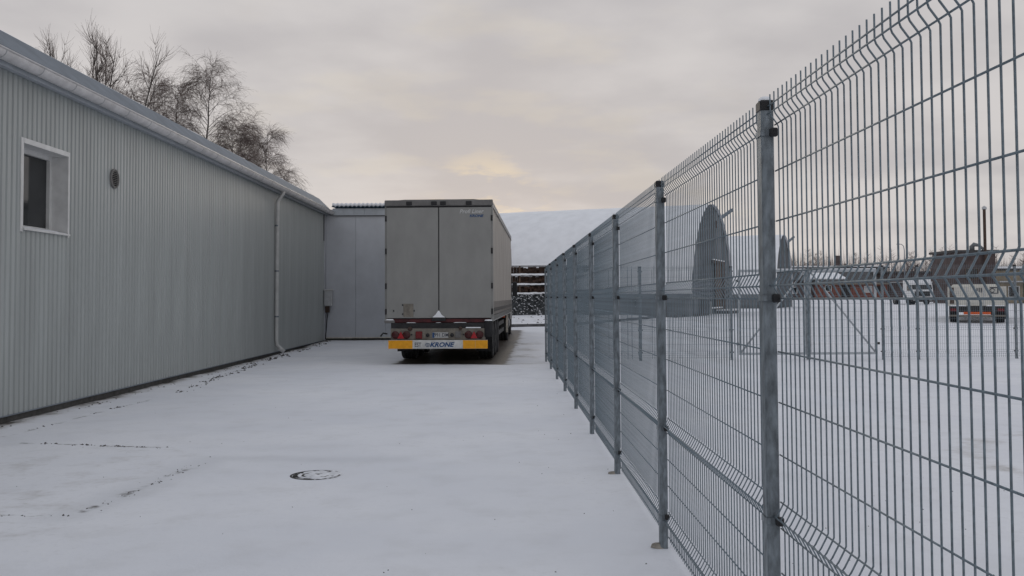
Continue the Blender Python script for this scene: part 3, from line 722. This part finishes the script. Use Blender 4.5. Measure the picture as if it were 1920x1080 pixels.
for k, yy in enumerate(PY):
    if k in (2, 3):
        ft = MB(); vs = []
        rr = random.Random(k)
        prof = [(.034, -.014), (.030, .004), (.022, .010), (.001, .011)]
        for r_, h in prof:
            for q in range(9):
                a = 2*math.pi*q/9; j = 1 + .35*rr.uniform(-1, 1); vs.append((r_*j*math.cos(a)*1.25-.03, r_*j*math.sin(a), h*(1+.3*rr.uniform(-1, 1))))
        ft.add(vs, [(i*9+q, i*9+(q+1) % 9, (i+1)*9+(q+1) % 9, (i+1)*9+q) for i in range(3) for q in range(9)], True)
        ft.build('footing', M['concrete'], f1, loc=(.0, yy, 0))
FY = 23.62
f2 = thing('mesh_fence', 'cross fence of welded mesh panels on both sides of the yard gate', 'fence', (1.0, FY, 0))
px_ = [2.42, 4.74, 8.6, 9.5, 12.0, 14.5, 17.0]
for x in px_: add_post(f2, x, 0, R(90), True)
def panel_between(x0, x1):
    m = panel_mesh(x1-x0-.04, .0026); m.v = [(yy, xx, z) for xx, yy, z in m.v]
    m.build('mesh_panel', M['galv'], f2, loc=(x0+.02, .036, 0))
for a, b in ((.03, 2.42), (2.42, 4.74), (8.6, 9.5), (9.5, 12.0), (12.0, 14.5), (14.5, 17.0)): panel_between(a, b)
def leaf(x0, x1, hinge_left, label):
    L_ = x1-x0
    t = thing('gate_leaf', label, 'gate', (x0, FY-.02, 0))
    fr = MB().box(0, .06, -.02, .02, .12, 2.28).box(L_-.06, L_, -.02, .02, .12, 2.28).box(.06, L_-.06, -.02, .02, .12, .18).box(.06, L_-.06, -.02, .02, 2.22, 2.28)
    fr.build('gate_frame', M['gate'], t)
    a, b = ((.06, .19), (L_-.06, 2.22)) if hinge_left else ((L_-.06, .19), (.06, 2.22))
    MB().tube([(a[0], 0, a[1]), (b[0], 0, b[1])], .026, 4).build('brace', M['gate'], t)
    m = MB()
    k = int((L_-.1)/.05)
    for i in range(1, k): m.tube([(.05+(L_-.1)*i/k, .026, .18), (.05+(L_-.1)*i/k, .026, 2.23)], .0022, 3, False)
    for i in range(1, 10): m.tube([(.05, .026, .18+i*.205), (L_-.05, .026, .18+i*.205)], .0026, 3, False)
    m.build('gate_mesh', M['galv'], t)
    MB().box(.0, L_, -.018, .018, 2.281, 2.305, .006).build('rail_snow', M['snow'], t)
    for z in (.4, 2.0):
        xx = -.03 if hinge_left else L_+.03
        MB().box(xx-.03, xx+.03, -.025, .025, z-.03, z+.03).build('hinge', M['black'], t)
    return t
leaf(5.92, 7.66, True, 'galvanised gate leaf with diagonal brace hung on the post nearer the lane fence')
leaf(7.70, 9.44, False, 'galvanised gate leaf with diagonal brace hung on the post farther from the lane fence')
MB().box(7.63-7.68, 7.73-7.68, -.06, -.022, 0.0, 2.30).build('gate_stop_post', M['post'], None, loc=(7.68, FY, 0), label='square steel stop post standing between the two gate leaves', cat='post')

# ------------------------------------------------------------------ manhole
mh = thing('manhole_cover', 'round iron manhole cover half hidden under thin snow in the lane', 'manhole', (-1.76, 8.66, -.0225))
MB().lathe([(.255, -.02), (.255, .010), (.235, .014), (.232, .004)], (0, 0, 0), 'z', 48).build('rim_ring', M['iron'], mh)
MB().lathe([(.228, -.01), (.228, .009), (.001, .010)], (0, 0, 0), 'z', 48).build('lid', M['iron'], mh)
sn = MB(); vs = []; fs = []; NR, NA = 12, 48
for i in range(NR+1):
    r_ = .26*i/NR
    for k in range(NA):
        a = 2*math.pi*k/NA; x, y_ = r_*math.cos(a), r_*math.sin(a)
        h = .0085 + .011*mnoise.noise(Vector((x*9, y_*9, 2))) + .006*mnoise.noise(Vector((x*30, y_*30, 1)))
        h += .010*(x*2.2+.25 if i > 8 else .6) - (.012 if i in (6, 9) and x < .02 and y_ < .1 else 0)
        if i >= 11: h += .009*mnoise.noise(Vector((math.cos(a)*2, math.sin(a)*2, 8))) - (.013 if x < -.06 else .002)
        vs.append((x, y_, h))
sn.add(vs, [(i*NA+k, i*NA+(k+1) % NA, (i+1)*NA+(k+1) % NA, (i+1)*NA+k) for i in range(NR) for k in range(NA)], True)
sn.build('lid_snow', M['thinsnow'], mh)
mh.scale = (.92, .92, 1)

# ------------------------------------------------------------------ kerb
kb = MB()
kp = [(-12, 40.6), (-4, 41.8), (2.5, 43.2), (7, 48), (12.2, 55.5)]
for (a, b), (c, d) in zip(kp, kp[1:]):
    n = max(1, int(math.hypot(c-a, d-b)/1.0)); dx, dy = (c-a), (d-b); l = math.hypot(dx, dy); ux, uy = dx/l, dy/l; nx_, ny_ = -uy, ux
    for i in range(n):
        s0, s1 = l*i/n+.01, l*(i+1)/n-.01
        p0, p1 = (a+ux*s0, b+uy*s0), (a+ux*s1, b+uy*s1); zb = g(*p0)
        if i == 0 and a == -12: KB0 = None
        q = [(p0[0], p0[1]), (p1[0], p1[1]), (p1[0]+nx_*.14, p1[1]+ny_*.14), (p0[0]+nx_*.14, p0[1]+ny_*.14)]
        kb.prism(q, 'z', zb-.1, zb+.12)
kb.build('kerb', M['kerb'], kind='structure')

# ------------------------------------------------------------------ arched hangars
HA = Vector((-.919, .394, 0)); HWV = Vector((.394, .919, 0))
def hangar(cx, cy, ln, label, hw=7.1, ht=6.9, door=True):
    z0 = g(cx, cy) - .05
    t = thing('arched_hangar', label, 'hangar', (cx, cy, z0))
    def P(along, a, k=1.0, out=0.0):   # a: 0 = near base, pi = far base
        w_ = -math.cos(a)*(hw+out)*k; z = math.sin(a)*(ht+out)*k
        v = HA*along + HWV*w_; return (v.x, v.y, z)
    def sheet(a0, a1, na, l0, l1, nl, out, bumpy=0.0):
        vs = []
        for i in range(nl+1):
            for j in range(na+1):
                a = a0+(a1-a0)*j/na; o = out + bumpy*mnoise.noise(Vector((i*.5, j*.6, cx)))
                if bumpy and j in (0, na): o = out-.1
                vs.append(P(l0+(l1-l0)*i/nl, a, 1.0, o))
        K = na+1
        return MB().add(vs, [(i*K+j, i*K+j+1, (i+1)*K+j+1, (i+1)*K+j) for i in range(nl) for j in range(na)], True)
    nb = int(ln/3)
    for i in range(nb):
        sheet(0, math.pi, 40, i*ln/nb+.01, (i+1)*ln/nb-.01, 1, 0.0).build('shell_bay', M['shell'], t)
    sheet(R(11), R(169), 44, -.12, ln, 60, .10, .04).build('roof_snow', M['snow'], t)
    vs = [P(.06, math.pi*k/40) for k in range(41)]
    gb = MB(); gb.add(vs + [P(.06, math.pi*k/40, .0) for k in (0,)], [tuple(range(41))]).build('gable_wall', M['hangar'], t)
    # vertical seams of the gable sheeting
    for k in range(-8, 9):
        w_ = k*.72; 
        if abs(w_) > hw*.97: continue
        zt = ht*(max(0, 1-(w_/hw)**2))**.5
        a_ = HA*.03 + HWV*w_
        MB().tube([(a_.x, a_.y, .05), (a_.x, a_.y, zt-.05)], .025, 4).build('gable_seam', M['shell'], t)
    def gbox(nm, w0, w1, z0_, z1_, d0, d1, mt, par=t):
        q = []
        for al, ww in ((-d0, w0), (-d0, w1), (-d1, w1), (-d1, w0)):
            v = HA*al + HWV*ww; q.append((v.x, v.y))
        return MB().prism(q, 'z', z0_, z1_).build(nm, mt, par)
    if door:
        d = gbox('door', .55, 3.0, .05, 3.3, .01, .06, M['wood'])
        gbox('door_frame', 2.95, 3.45, .05, 3.45, .05, .16, M['rust'], d)
        gbox('door_lintel', -.5, 2.94, 3.25, 3.45, .05, .16, M['rust'], d)
        gbox('lintel_snow', -.5, 3.4, 3.452, 3.52, .05, .15, M['snow'], d)
        gbox('doorstep', .2, 4.0, -.05, .22, .06, 1.1, M['kerb'], t); gbox('step_snow', .25, 3.95, .222, .30, .1, 1.05, M['snow'], t)
        gbox('low_rail', -3.6, .0, .42, .50, .5, .58, M['snow'], t); gbox('rail_post', -3.6, -3.5, .0, .85, .5, .58, M['pale'], t)
        gbox('vent_window', 1.0, 1.5, 5.6, 6.05, .01, .05, M['rust'])
    a = HWV*2.6 + HA*.3; b = HWV*4.6 + HA*-.2
    MB().tube([(a.x, a.y, ht*.88), (b.x+.3, b.y, ht*1.02)], .12, 6).build('vent_pipe', M['roofmetal'], t)
    return t
hangar(13.2, 59.0, 38, 'snow-roofed arched metal hangar whose gable has a brown doorway, beside the timber rack')
hangar(26.6, 88.5, 26, 'arched hangar with plain doorless grey gable standing behind the hangar with the doorway', door=False)

# ------------------------------------------------------------------ timber rack + rubble bank in front of the hangar
rk = thing('timber_rack', 'long three-tier rack of dark stacked timber with snow on every shelf', 'rack', (2, 55.8, g(2, 55.8)))
RX0, RX1 = -9.5, 6.25
Z_ = [1.25, 1.80, 2.38, 2.92]
rr = random.Random(3)
for i, z in enumerate(Z_[:3]):
    MB().box(RX0, RX1, -.5, .6, z-.06, z).build('shelf', M['wood'], rk)
    vs = []; n = 130
    for k in range(n+1):
        x = RX0 + (RX1-RX0)*k/n; h = .02 + .07*abs(mnoise.noise(Vector((x*1.7, i*7, 0)))) + .02*rr.random()
        vs += [(x, -.56-.03*rr.random(), z-.05-.03*rr.random()), (x, -.54, z+h), (x, -.36, z+h*.8), (x, -.30, z)]
    m = MB(); m.add(vs, [(k*4+j, k*4+j+1, k*4+j+5, k*4+j+4) for k in range(n) for j in range(3)], True); m.build('shelf_snow', M['snow'], rk)
    # stacked billets, too small to pick apart
    m = MB(); x = RX0
    while x < RX1-.2:
        wd = rr.uniform(.10, .26); zz = z; top = Z_[i+1]-.10
        tall = top - rr.uniform(0, .16)
        while zz < tall:
            hh = rr.uniform(.08, .17); dd = rr.uniform(-.12, .12)
            m.box(x+.01, x+wd-.005, -.34+dd, .5, zz+.005, min(zz+hh, top)); zz += hh
        x += wd
    m.build('timber_stack', M['timber'], rk, kind='stuff')
MB().box(RX0, RX1, -.5, .6, Z_[3]-.05, Z_[3]).build('shelf', M['wood'], rk)
m = MB()
x = RX0
while x < RX1:
    MB().box(x, x+.09, -.50, -.42, 0, Z_[3]-.06).build('upright', M['wood'] if rr.random() < .35 else M['boxgrey'], rk); x += rr.uniform(1.3, 2.0)
vs = []; n = 110
for k in range(n+1):
    x = RX0 + (RX1-RX0)*k/n; h = .10 + .09*mnoise.noise(Vector((x*1.2, 40, 0))) + .03*rr.random()
    vs += [(x, -.54, Z_[3]-.03), (x, -.52, Z_[3]+h), (x, .5, Z_[3]+h), (x, .6, Z_[3])]
m = MB(); m.add(vs, [(k*4+j, k*4+j+1, k*4+j+5, k*4+j+4) for k in range(n) for j in range(3)], True); m.build('top_snow', M['snow'], rk)
m = MB(); ms = MB()
for k in range(9000):
    x = rr.uniform(RX0, 8.6); t = rr.random(); z = (1.2 if x < RX1 else 1.2*(8.6-x)/2.4+.1)*t; yy = -.6 - (1-t)*.9 + rr.uniform(-.1, .1); s = rr.uniform(.025, .075)
    a = rr.uniform(0, 3); c, s_ = math.cos(a)*s, math.sin(a)*s
    vs = [(x+c, yy+s_*.6, z-.02), (x-s_, yy+c*.6, z+.02), (x-c, yy-s_*.6, z), (x+s_, yy-c*.6, z-.02), (x+rr.uniform(-.3, .3)*s, yy-.02, z+s*.8)]
    (m if rr.random() > .17 else ms).add(vs, [(0, 1, 4), (1, 2, 4), (2, 3, 4), (3, 0, 4)])
m.prism([(-1.5, -.1), (-.45, 1.15), (.4, 1.15), (.4, -.1)], 'x', RX0, RX1)
m.build('rubble_bank', M['rubble'], None, loc=(2, 55.8, g(2, 55.8)), label='low rough grey rubble bank below the timber rack', cat='rubble', kind='stuff')
ms.build('rubble_snow', M['thinsnow'], None, loc=(2, 55.8, g(2, 55.8)), label='crumbled snow lodged between stones of the rubble bank', cat='snow', kind='stuff')

# ------------------------------------------------------------------ far yard: buildings
def ray(px, py):        # direction in the yard for a spot measured on the photograph
    X, Yp = px-960, py-(540-45.7)
    cr, sr = math.cos(ROLL), math.sin(ROLL); x, y = X*cr + Yp*sr, -X*sr + Yp*cr
    cp, sp = math.cos(PITCH), math.sin(PITCH); f = 1742.0
    yw, z = f*cp + y*sp, f*sp - y*cp
    c, q = math.cos(YAW), math.sin(YAW)
    return x*c + yw*q, -x*q + yw*c, z
def wx(px, Y, py=540): r_ = ray(px, py); return r_[0]/r_[1]*Y
def wz(py, Y, px=1650): r_ = ray(px, py); return CAM_H + r_[2]/r_[1]*Y
def building(name, label, x0, x1, y0, y1, z1, mt, roof='flat', rmat=None, snow=True):
    z0 = min(g(x0, y0), g(x1, y0)) - .2
    t = thing(name, label, 'building', ((x0+x1)/2, y0, z0)); cx = (x0+x1)/2
    MB().box(x0-cx, x1-cx, 0, y1-y0, 0, z1-z0).build('wall', mt, t)
    h = z1-z0
    if roof == 'flat':
        MB().box(x0-cx-.3, x1-cx+.3, -.3, y1-y0+.3, h, h+.28).build('roof', rmat or M['roofdark'], t)
        if snow: MB().box(x0-cx-.32, x1-cx+.32, -.32, y1-y0+.32, h+.20, h+.48, .05).build('roof_snow', M['snow'], t)
    return t, z0, cx
def opening(t, nm, x0, x1, z0, z1, mt=None, fr=M['white']):
    o = MB().box(x0, x1, -.03, .01, z0, z1).build(nm, mt or M['glass'], t)
    MB().box(x0-.1, x0, -.07, 0, z0-.1, z1+.1).box(x1, x1+.1, -.07, 0, z0-.1, z1+.1).box(x0, x1, -.07, 0, z1, z1+.1).box(x0, x1, -.09, 0, z0-.1, z0).build('frame', fr, o)
    return o
Yb = 150
# grey hall behind, flat snowy roof
t, z0, cx = building('storage_hall', 'long grey flat-roofed hall with snowy roof edge behind the brick shed', wx(1452, 165), wx(1664, 165), 165, 185, wz(503, 165), M['greyhall'])
for k in range(6): opening(t, 'window', -8+k*3, -6.6+k*3, 2.6, 3.6)
ch = MB().box(wx(1583, 165)-cx, wx(1592, 165)-cx, 4, 4.9, 5.0, wz(477, 165)-z0).build('chimney', M['brickdark'], t)
# red brick shed
x0, x1 = wx(1528, Yb), wx(1664, Yb)
t, z0, cx = building('brick_shed', 'low red brick shed with snow patches on its dark sloping roof', x0, x1, Yb, Yb+9, wz(532, Yb), M['brick'], roof='none')
h = wz(532, Yb)-z0
MB().prism([(-.5, h-.1), (-.5, h+.1), (9.3, h+2.4), (9.3, h+2.2)], 'x', x0-cx-.4, x1-cx+.4).build('roof', M['roofdark'], t)
MB().prism([(2.5, h+.80), (2.5, h+.94), (7.2, h+2.05), (7.2, h+1.91)], 'x', x0-cx+.1, x0-cx+6.2).build('roof_snow', M['snow'], t)
MB().box(x0-cx-.4, x1-cx+.4, -.62, -.5, h-.12, h+.12).build('gutter', M['lampplate'], t)
opening(t, 'door', -1.6, -.2, .2, 2.5, M['chassis'], M['wood']); opening(t, 'window', 2.2, 3.3, 1.4, 2.3, M['boxgrey'])
opening(t, 'window', -4.2, -3.3, 1.6, 2.4); opening(t, 'window', 4.2, 5.0, 1.5, 2.3, M['chassis'], M['wood'])
t, z0, cx = building('brick_shed', 'dark grey-brown lean-to shed joined to the red brick shed', wx(1372, Yb), wx(1526, Yb), Yb+.5, Yb+8, wz(527, Yb), M['brickdark'], snow=False)
for k in range(3): opening(t, 'window', -4+k*3.4, -2.8+k*3.4, 1.3, 2.2)
t, z0, cx = building('wooden_barn', 'long dark brown barn between the brick shed and the boiler house', wx(1668, Yb), wx(1800, Yb), Yb+1, Yb+12, wz(512, Yb), M['brickdark'], snow=False)
opening(t, 'door', -2, 1, .2, 3.2, M['wood'], M['wood']); MB().box(-5.6, 4, -.4, -.02, 2.9, 3.02).build('canopy', M['boxgrey'], t)
# boiler house with flue
Yh = 112
x0, x1 = wx(1792, Yh), wx(1868, Yh)
t, z0, cx = building('boiler_house', 'dark brick boiler house block with tall thin metal flue', x0, x1, Yh, Yh+6, wz(474, Yh), M['brickdark'], snow=False)
h = wz(474, Yh)-z0
fx = wx(1846, Yh)-cx
fl = MB().lathe([(.17, 0), (.17, wz(392, Yh)-z0)], (fx, -.35, 0), 'z', 12).build('flue', M['rust'], t)
MB().lathe([(.28, wz(394, Yh)-z0), (.28, wz(390, Yh)-z0), (.001, wz(387, Yh)-z0)], (fx, -.35, 0), 'z', 12).build('flue_cap', M['boxgrey'], fl)
ex = wx(1832, Yh)-cx
MB().tube([(ex, 1, h), (ex, 1, h+.75), (ex+.15, .8, h+1.0), (ex+.5, .3, h+.85), (fx-.05, -.3, h+.25)], [.30, .30, .26, .17, .15], 10).build('duct', M['greyhall'], t)
opening(t, 'window', -1.2, .2, 3.2, 4.4, M['glass'], M['wood'])
t, z0, cx = building('annexe', 'low tan rendered building with dark windows beside the boiler house', x1+.05, wx(1990, Yh), Yh+.5, Yh+7, wz(508, Yh), M['tan'])
opening(t, 'window', -2.2, -1.0, 1.0, 2.2); opening(t, 'door', -.3, 1.2, .3, 2.5, M['green'], M['green']); opening(t, 'window', 2.2, 3.4, 1.0, 2.2)
MB().box(-3.8, 3.8, -1.0, -.05, 2.75, 2.9).build('canopy', M['boxgrey'], t)
# street lamp
Yl = 140; lx = wx(1697, Yl)
sl = thing('street_lamp', 'thin grey street lamp with curved arm above the barn roof', 'street lamp', (lx, Yl, g(lx, Yl)))
zt = wz(458, Yl) - g(lx, Yl)
MB().tube([(0, 0, 0), (0, 0, zt-.9), (-.1, 0, zt-.3), (-.4, 0, zt-.02), (-.7, 0, zt)], [.09, .06, .05, .05, .05], 8).build('pole', M['roofmetal'], sl)
MB().box(-1.15, -.65, -.12, .12, zt-.06, zt+.06, .03).build('lamp_head', M['roofmetal'], sl)
# white tractor cab facing the camera
Yt = 105; tx = wx(1729, Yt); 
tk = thing('truck', 'white truck cab facing the lane, parked before the dark barn', 'truck', (tx, Yt, g(tx, Yt)), R(180))
cab(tk, -2.2, 0, 2.45, .75, 2.95)
MB().box(-.45, .45, -7.0, -2.0, .6, .88).build('frame', M['chassis'], tk)
for s in (-1, 1):
    for yy in (-1.2, -4.8): wheel(tk, s*1.0, yy, .5, s)
# drop-side trailer seen from behind
Yd = 44; dx_ = wx(1831, Yd); 
ds = thing('flatbed_truck', 'low flatbed truck with white lettered tailgate and orange rear board', 'truck', (dx_, Yd, g(dx_, Yd)), R(-26))
MB().box(-1.22, 1.22, .1, 6.5, .98, 1.06).build('bed_floor', M['wood'], ds)
tg = MB().box(-1.25, 1.25, 0, .05, .80, 1.72, .008).build('tailgate', M['boardwhite'], ds)
for x in (-.42, .30): MB().box(x-.03, x+.03, -.02, -.002, .80, 1.70).build('rib', M['pale'], tg)
MB().box(-1.24, 1.24, -.015, -.002, 1.17, 1.20).build('seam', M['boxgrey'], tg)
let = MB()
for x, z0_, z1_ in ((.02, 1.52, 1.66), (.11, 1.46, 1.66), (.20, 1.44, 1.66), (.31, 1.42, 1.66)): let.box(x-.025, x+.025, -.012, -.003, z0_, z1_)
let.box(.56, .92, -.012, -.003, 1.64, 1.69).box(.87, .92, -.012, -.003, 1.42, 1.64).box(.56, .92, -.012, -.003, 1.38, 1.42)
let.tube([(.66+.10*math.cos(R(a)), -.008, 1.53+.09*math.sin(R(a))) for a in range(0, 331, 30)], .022, 4)
let.build('lettering', M['ink'], tg)
MB().box(-1.16, -.98, -.03, -.003, .9, 1.68).build('latch_bar', M['wood'], tg)
for s in (-1, 1): MB().box(s*1.24-.02, s*1.24+.02, .06, 6.5, .98, 1.70).build('side_board', M['boardwhite'], ds)
MB().box(-1.24, 1.24, 6.4, 6.46, .98, 1.72).build('head_board', M['boardwhite'], ds)
MB().box(-1.2, 1.2, -.08, .12, .50, .79, .01).build('rear_frame', M['chassis'], ds)
for a, b in ((-1.18, -.45), (.38, 1.18)): MB().prism([(a, .792), (b, .792), (b-.05, .84), (a+.08, .85)], 'y', -.08, -.01).build('ledge_snow', M['snow'], ds)
MB().box(-.58, .58, -.10, -.082, .40, .52).build('rear_board', M['orange'], ds)
for s in (-1, 1): MB().box(s*1.0-.14, s*1.0+.14, -.11, -.082, .55, .68, .01).build('tail_light', M['lampred'], ds); MB().box(s*1.0-.2, s*1.0+.2, .0, .02, .18, .5).build('mudflap', M['rubber'], ds)
MB().box(-1.2, 1.2, -.14, -.09, .30, .38, .01).build('under_bar', M['lampplate'], ds)
for s in (-1, 1):
    for yy in (1.0, 2.3): wheel(ds, s*1.0, yy, .5, s)
    wheel(ds, s*1.0, 7.6, .5, s)
MB().box(-.45, .45, .3, 8.6, .6, .9).build('chassis', M['chassis'], ds)
# low cab (behind the load bed)
MB().box(-1.15, 1.15, 6.75, 8.6, .62, 1.9, .12).build('cab', M['boardwhite'], ds)

# ------------------------------------------------------------------ bare trees behind the warehouse
def spray(mb, p, d, ln, r0, n, droop, rnd, wob=.18, sides=3):
    pts = [Vector(p)]; d = Vector(d).normalized(); rr_ = [r0]
    for i in range(n):
        d = (d + Vector((rnd.uniform(-wob, wob), rnd.uniform(-wob, wob), rnd.uniform(-wob, wob)*.6 - droop*(i+1)/n))).normalized()
        pts.append(pts[-1] + d*ln/n); rr_.append(max(.0035, r0*(1-(i+1)/n*.96)**.9 if r0 > .06 else r0*(1-(i+1)/n*.75)))
    mb.tube(pts, rr_, sides, False, True)
    return pts
def perp(d, rnd, ang):
    d = Vector(d).normalized(); a = d.orthogonal().normalized(); b = d.cross(a); t = rnd.uniform(0, 6.283)
    return (d*math.cos(ang) + (a*math.cos(t)+b*math.sin(t))*math.sin(ang)).normalized()
def tree(x, y, H, kind, seed, label, lean=0.0, dens=1.0):
    rnd = random.Random(seed); z0 = g(x, y) - .1
    t = thing('birch_tree' if kind == 'birch' else 'bare_tree', label, 'tree', (x, y, z0), group=None)
    tk_, tw = MB(), MB()
    if kind == 'birch':
        tp = [Vector((lean*H*(i/14)**1.6 + rnd.uniform(-.06, .06), rnd.uniform(-.06, .06), H*.97*i/14)) for i in range(15)]
        tk_.tube(tp, [max(.012, .018*H*(1-i/14.2)**1.1*.8) for i in range(15)], 7, False)
        nb = int(58*dens)
        for k in range(nb):
            f = .22 + .77*(k/nb)**.9; i = min(13, int(f*14)); p = tp[i].lerp(tp[i+1], f*14-i)
            a = rnd.uniform(0, 6.283); up = rnd.uniform(.9, 1.7)
            ln = H*(.05 + .25*(1-f)**.7)*rnd.uniform(.7, 1.2)
            bp = spray(tk_, p, (math.cos(a), math.sin(a), up), ln, .012+.030*(1-f), 6, .32, rnd, .14, 4)
            for q in range(7):
                ff = .25+.75*(q+rnd.random()*.6)/7; j = min(5, int(ff*6)); pp = bp[j].lerp(bp[j+1], min(1, ff*6-j))
                dd = perp(bp[j+1]-bp[j], rnd, rnd.uniform(.5, 1.0))
                sp = spray(tw, pp, dd + Vector((0, 0, .15)), ln*rnd.uniform(.22, .42)+.3, .0078, 4, .22, rnd, .22)
                for w_ in range(int(8*dens)+1):
                    j2 = rnd.randint(1, 4); d2 = perp(sp[j2]-sp[j2-1], rnd, rnd.uniform(.3, .9))
                    spray(tw, sp[j2], d2 + Vector((0, 0, -.05)), rnd.uniform(.4, 1.0), .0056, 3, .48, rnd, .18)
    else:
        for s in range(9):
            a = 6.283*s/9 + rnd.uniform(-.4, .4); sp_ = rnd.uniform(.05, .22)
            bp = spray(tk_, (0, 0, 0), (math.cos(a)*sp_, math.sin(a)*sp_, 1), H*rnd.uniform(.82, 1.0), .13, 12, -.10, rnd, .06, 6)
            for q in range(28):
                ff = .30+.68*q/28; j = min(11, int(ff*12)); d = perp(bp[j+1]-bp[j], rnd, rnd.uniform(.35, .75))
                b2 = spray(tk_, bp[j], d, H*.22*(1.15-ff)*rnd.uniform(.7, 1.3)+.5, .022, 6, -.22, rnd, .13, 4)
                for u in range(14):
                    jj = rnd.randint(1, 6); d2 = perp(b2[jj]-b2[jj-1], rnd, rnd.uniform(.4, .8))
                    spray(tw, b2[jj], d2, rnd.uniform(.5, 1.2), .0085, 3, -.15, rnd, .15)
    tk_.build('trunk', M['birchbark'] if kind == 'birch' else M['bark'], t); tw.build('crown', M['twig'], t)
def ptree(px, py, Y, kind, seed, label, lean=0.0, dens=1.0):
    tree(wx(px, Y, py), Y, wz(py, Y, px)-g(wx(px, Y), Y)-(.55 if kind == 'birch' else -.6), kind, seed, label, lean, dens)
ptree(45, 72, 50, 'birch', 11, 'bare birch whose sparse top barely clears the warehouse roof edge', 0, .7)
ptree(168, 56, 49, 'other', 12, 'bare many-stemmed tree with upright branches behind the warehouse roof')
ptree(247, 140, 52, 'birch', 13, 'small thin birch between the many-stemmed tree and the taller birches', .0, .8)
ptree(291, 110, 54, 'birch', 14, 'slender bare birch with narrow pointed top behind the warehouse roof', 0, 1.0)
ptree(325, 128, 56, 'birch', 15, 'bare birch with rounded top tucked against the tallest birch', .02, 1.0)
ptree(380, 98, 56, 'birch', 16, 'tallest bare birch, dense and drooping, its top leaning over the warehouse', .035, 1.35)
ptree(432, 205, 58, 'birch', 17, 'bushy bare birch just beyond the tallest birch', .01, 1.1)
ptree(453, 203, 61, 'birch', 18, 'thin birch with a bare spiky leader among the lower birches', 0, .8)
ptree(497, 222, 62, 'birch', 19, 'bare birch with broad round crown at the end of the tree row', .01, 1.2)
ptree(530, 298, 64, 'birch', 20, 'shortest drooping birch where the tree row ends above the eaves', .02, .9)

# ------------------------------------------------------------------ far wood along the horizon
rnd = random.Random(5); m = MB()
for k in range(9000):
    x = rnd.uniform(20, 190); y = rnd.uniform(205, 250)
    base = 8.6 + 2.2*mnoise.noise(Vector((x*.11, 0, 0))) + 2.0*mnoise.noise(Vector((x*.35, 3, 0))) + 1.2
    if 70 < x < 78: base += 1.6
    h = base*rnd.uniform(.5, 1.12); w_ = rnd.uniform(.04, .16); s = rnd.uniform(-.8, .8); z0 = g(x, y)
    m.add([(x-w_, y, z0), (x+w_, y+.1, z0), (x+s, y, z0+h), (x, y+w_, z0)], [(0, 1, 2), (1, 3, 2), (3, 0, 2)])
for k in range(60):
    x = rnd.uniform(60, 150); y = rnd.uniform(205, 240); h = rnd.uniform(8, 12.5); z0 = g(x, y)
    m.tube([(x, y, z0), (x+rnd.uniform(-.3, .3), y, z0+h)], [.12, .02], 3, False)
    for q in range(40):
        f = rnd.uniform(.5, 1); a = rnd.uniform(0, 6.28); l = (1.2-f)*3
        m.tube([(x, y, z0+h*f), (x+math.cos(a)*l, y+math.sin(a)*l, z0+h*f+l*.7)], [.03, .012], 3, False)
m.build('far_wood', M['wood_far'], label='far-off leafless brown wood along the horizon behind the sheds', cat='wood', kind='stuff')

# ------------------------------------------------------------------ crumbs of soil and leaves on the snow
rnd = random.Random(9); m = MB()
def crumb(x, y, s):
    a = rnd.uniform(0, 6.28); c, q = math.cos(a)*s, math.sin(a)*s; z = g(x, y) + mnoise.noise(Vector((x*.35, y*.35, 0)))*.014 + mnoise.noise(Vector((x*1.3, y*1.3, 5)))*.006 - .012
    m.add([(x+c, y+q, z-.001), (x-q*.6, y+c*.6, z-.001), (x-c, y-q, z-.001), (x+q*.6, y-c*.6, z-.001), (x+rnd.uniform(-.3, .3)*s, y, z+s*.55)], [(0, 1, 4), (1, 2, 4), (2, 3, 4), (3, 0, 4)])
def line(x0, y0, x1, y1, n, sp, s0=.006, s1=.03):
    for k in range(n):
        f = rnd.random(); 
        if mnoise.noise(Vector((x0*3+f*9, y0, 1))) < -.05: continue
        crumb(x0+(x1-x0)*f+rnd.gauss(0, sp), y0+(y1-y0)*f+rnd.gauss(0, sp), rnd.uniform(s0, s1))
line(-5.98, 11.2, -5.72, 16.2, 60, .03); line(-5.72, 16.2, -6.3, 25, 170, .07, .01, .045); line(-6.3, 22, -6.35, 33.5, 120, .10, .015, .06)
line(-5.5, 10.7, -3.7, 10.25, 45, .03); line(-3.25, 7.2, -3.02, 9.6, 60, .05, .005, .016); line(-4.5, 7.1, -3.3, 7.1, 30, .02, .005, .018)
line(-6.4, 10.5, -6.4, 24, 90, .06, .008, .03); line(.7, 4, .75, 14, 22, .12, .004, .012); line(1.4, 3, 3.5, 8, 90, .6, .004, .011)
for k in range(70): crumb(rnd.uniform(-5, .9), rnd.uniform(4.5, 20), rnd.uniform(.003, .011))
for k in range(130): crumb(rnd.uniform(-8, 6), rnd.uniform(44.5, 54), rnd.uniform(.03, .09))
m.build('soil_crumbs', M['debris'], label='scattered dark soil crumbs and leaf bits on the snow', cat='debris', kind='stuff')
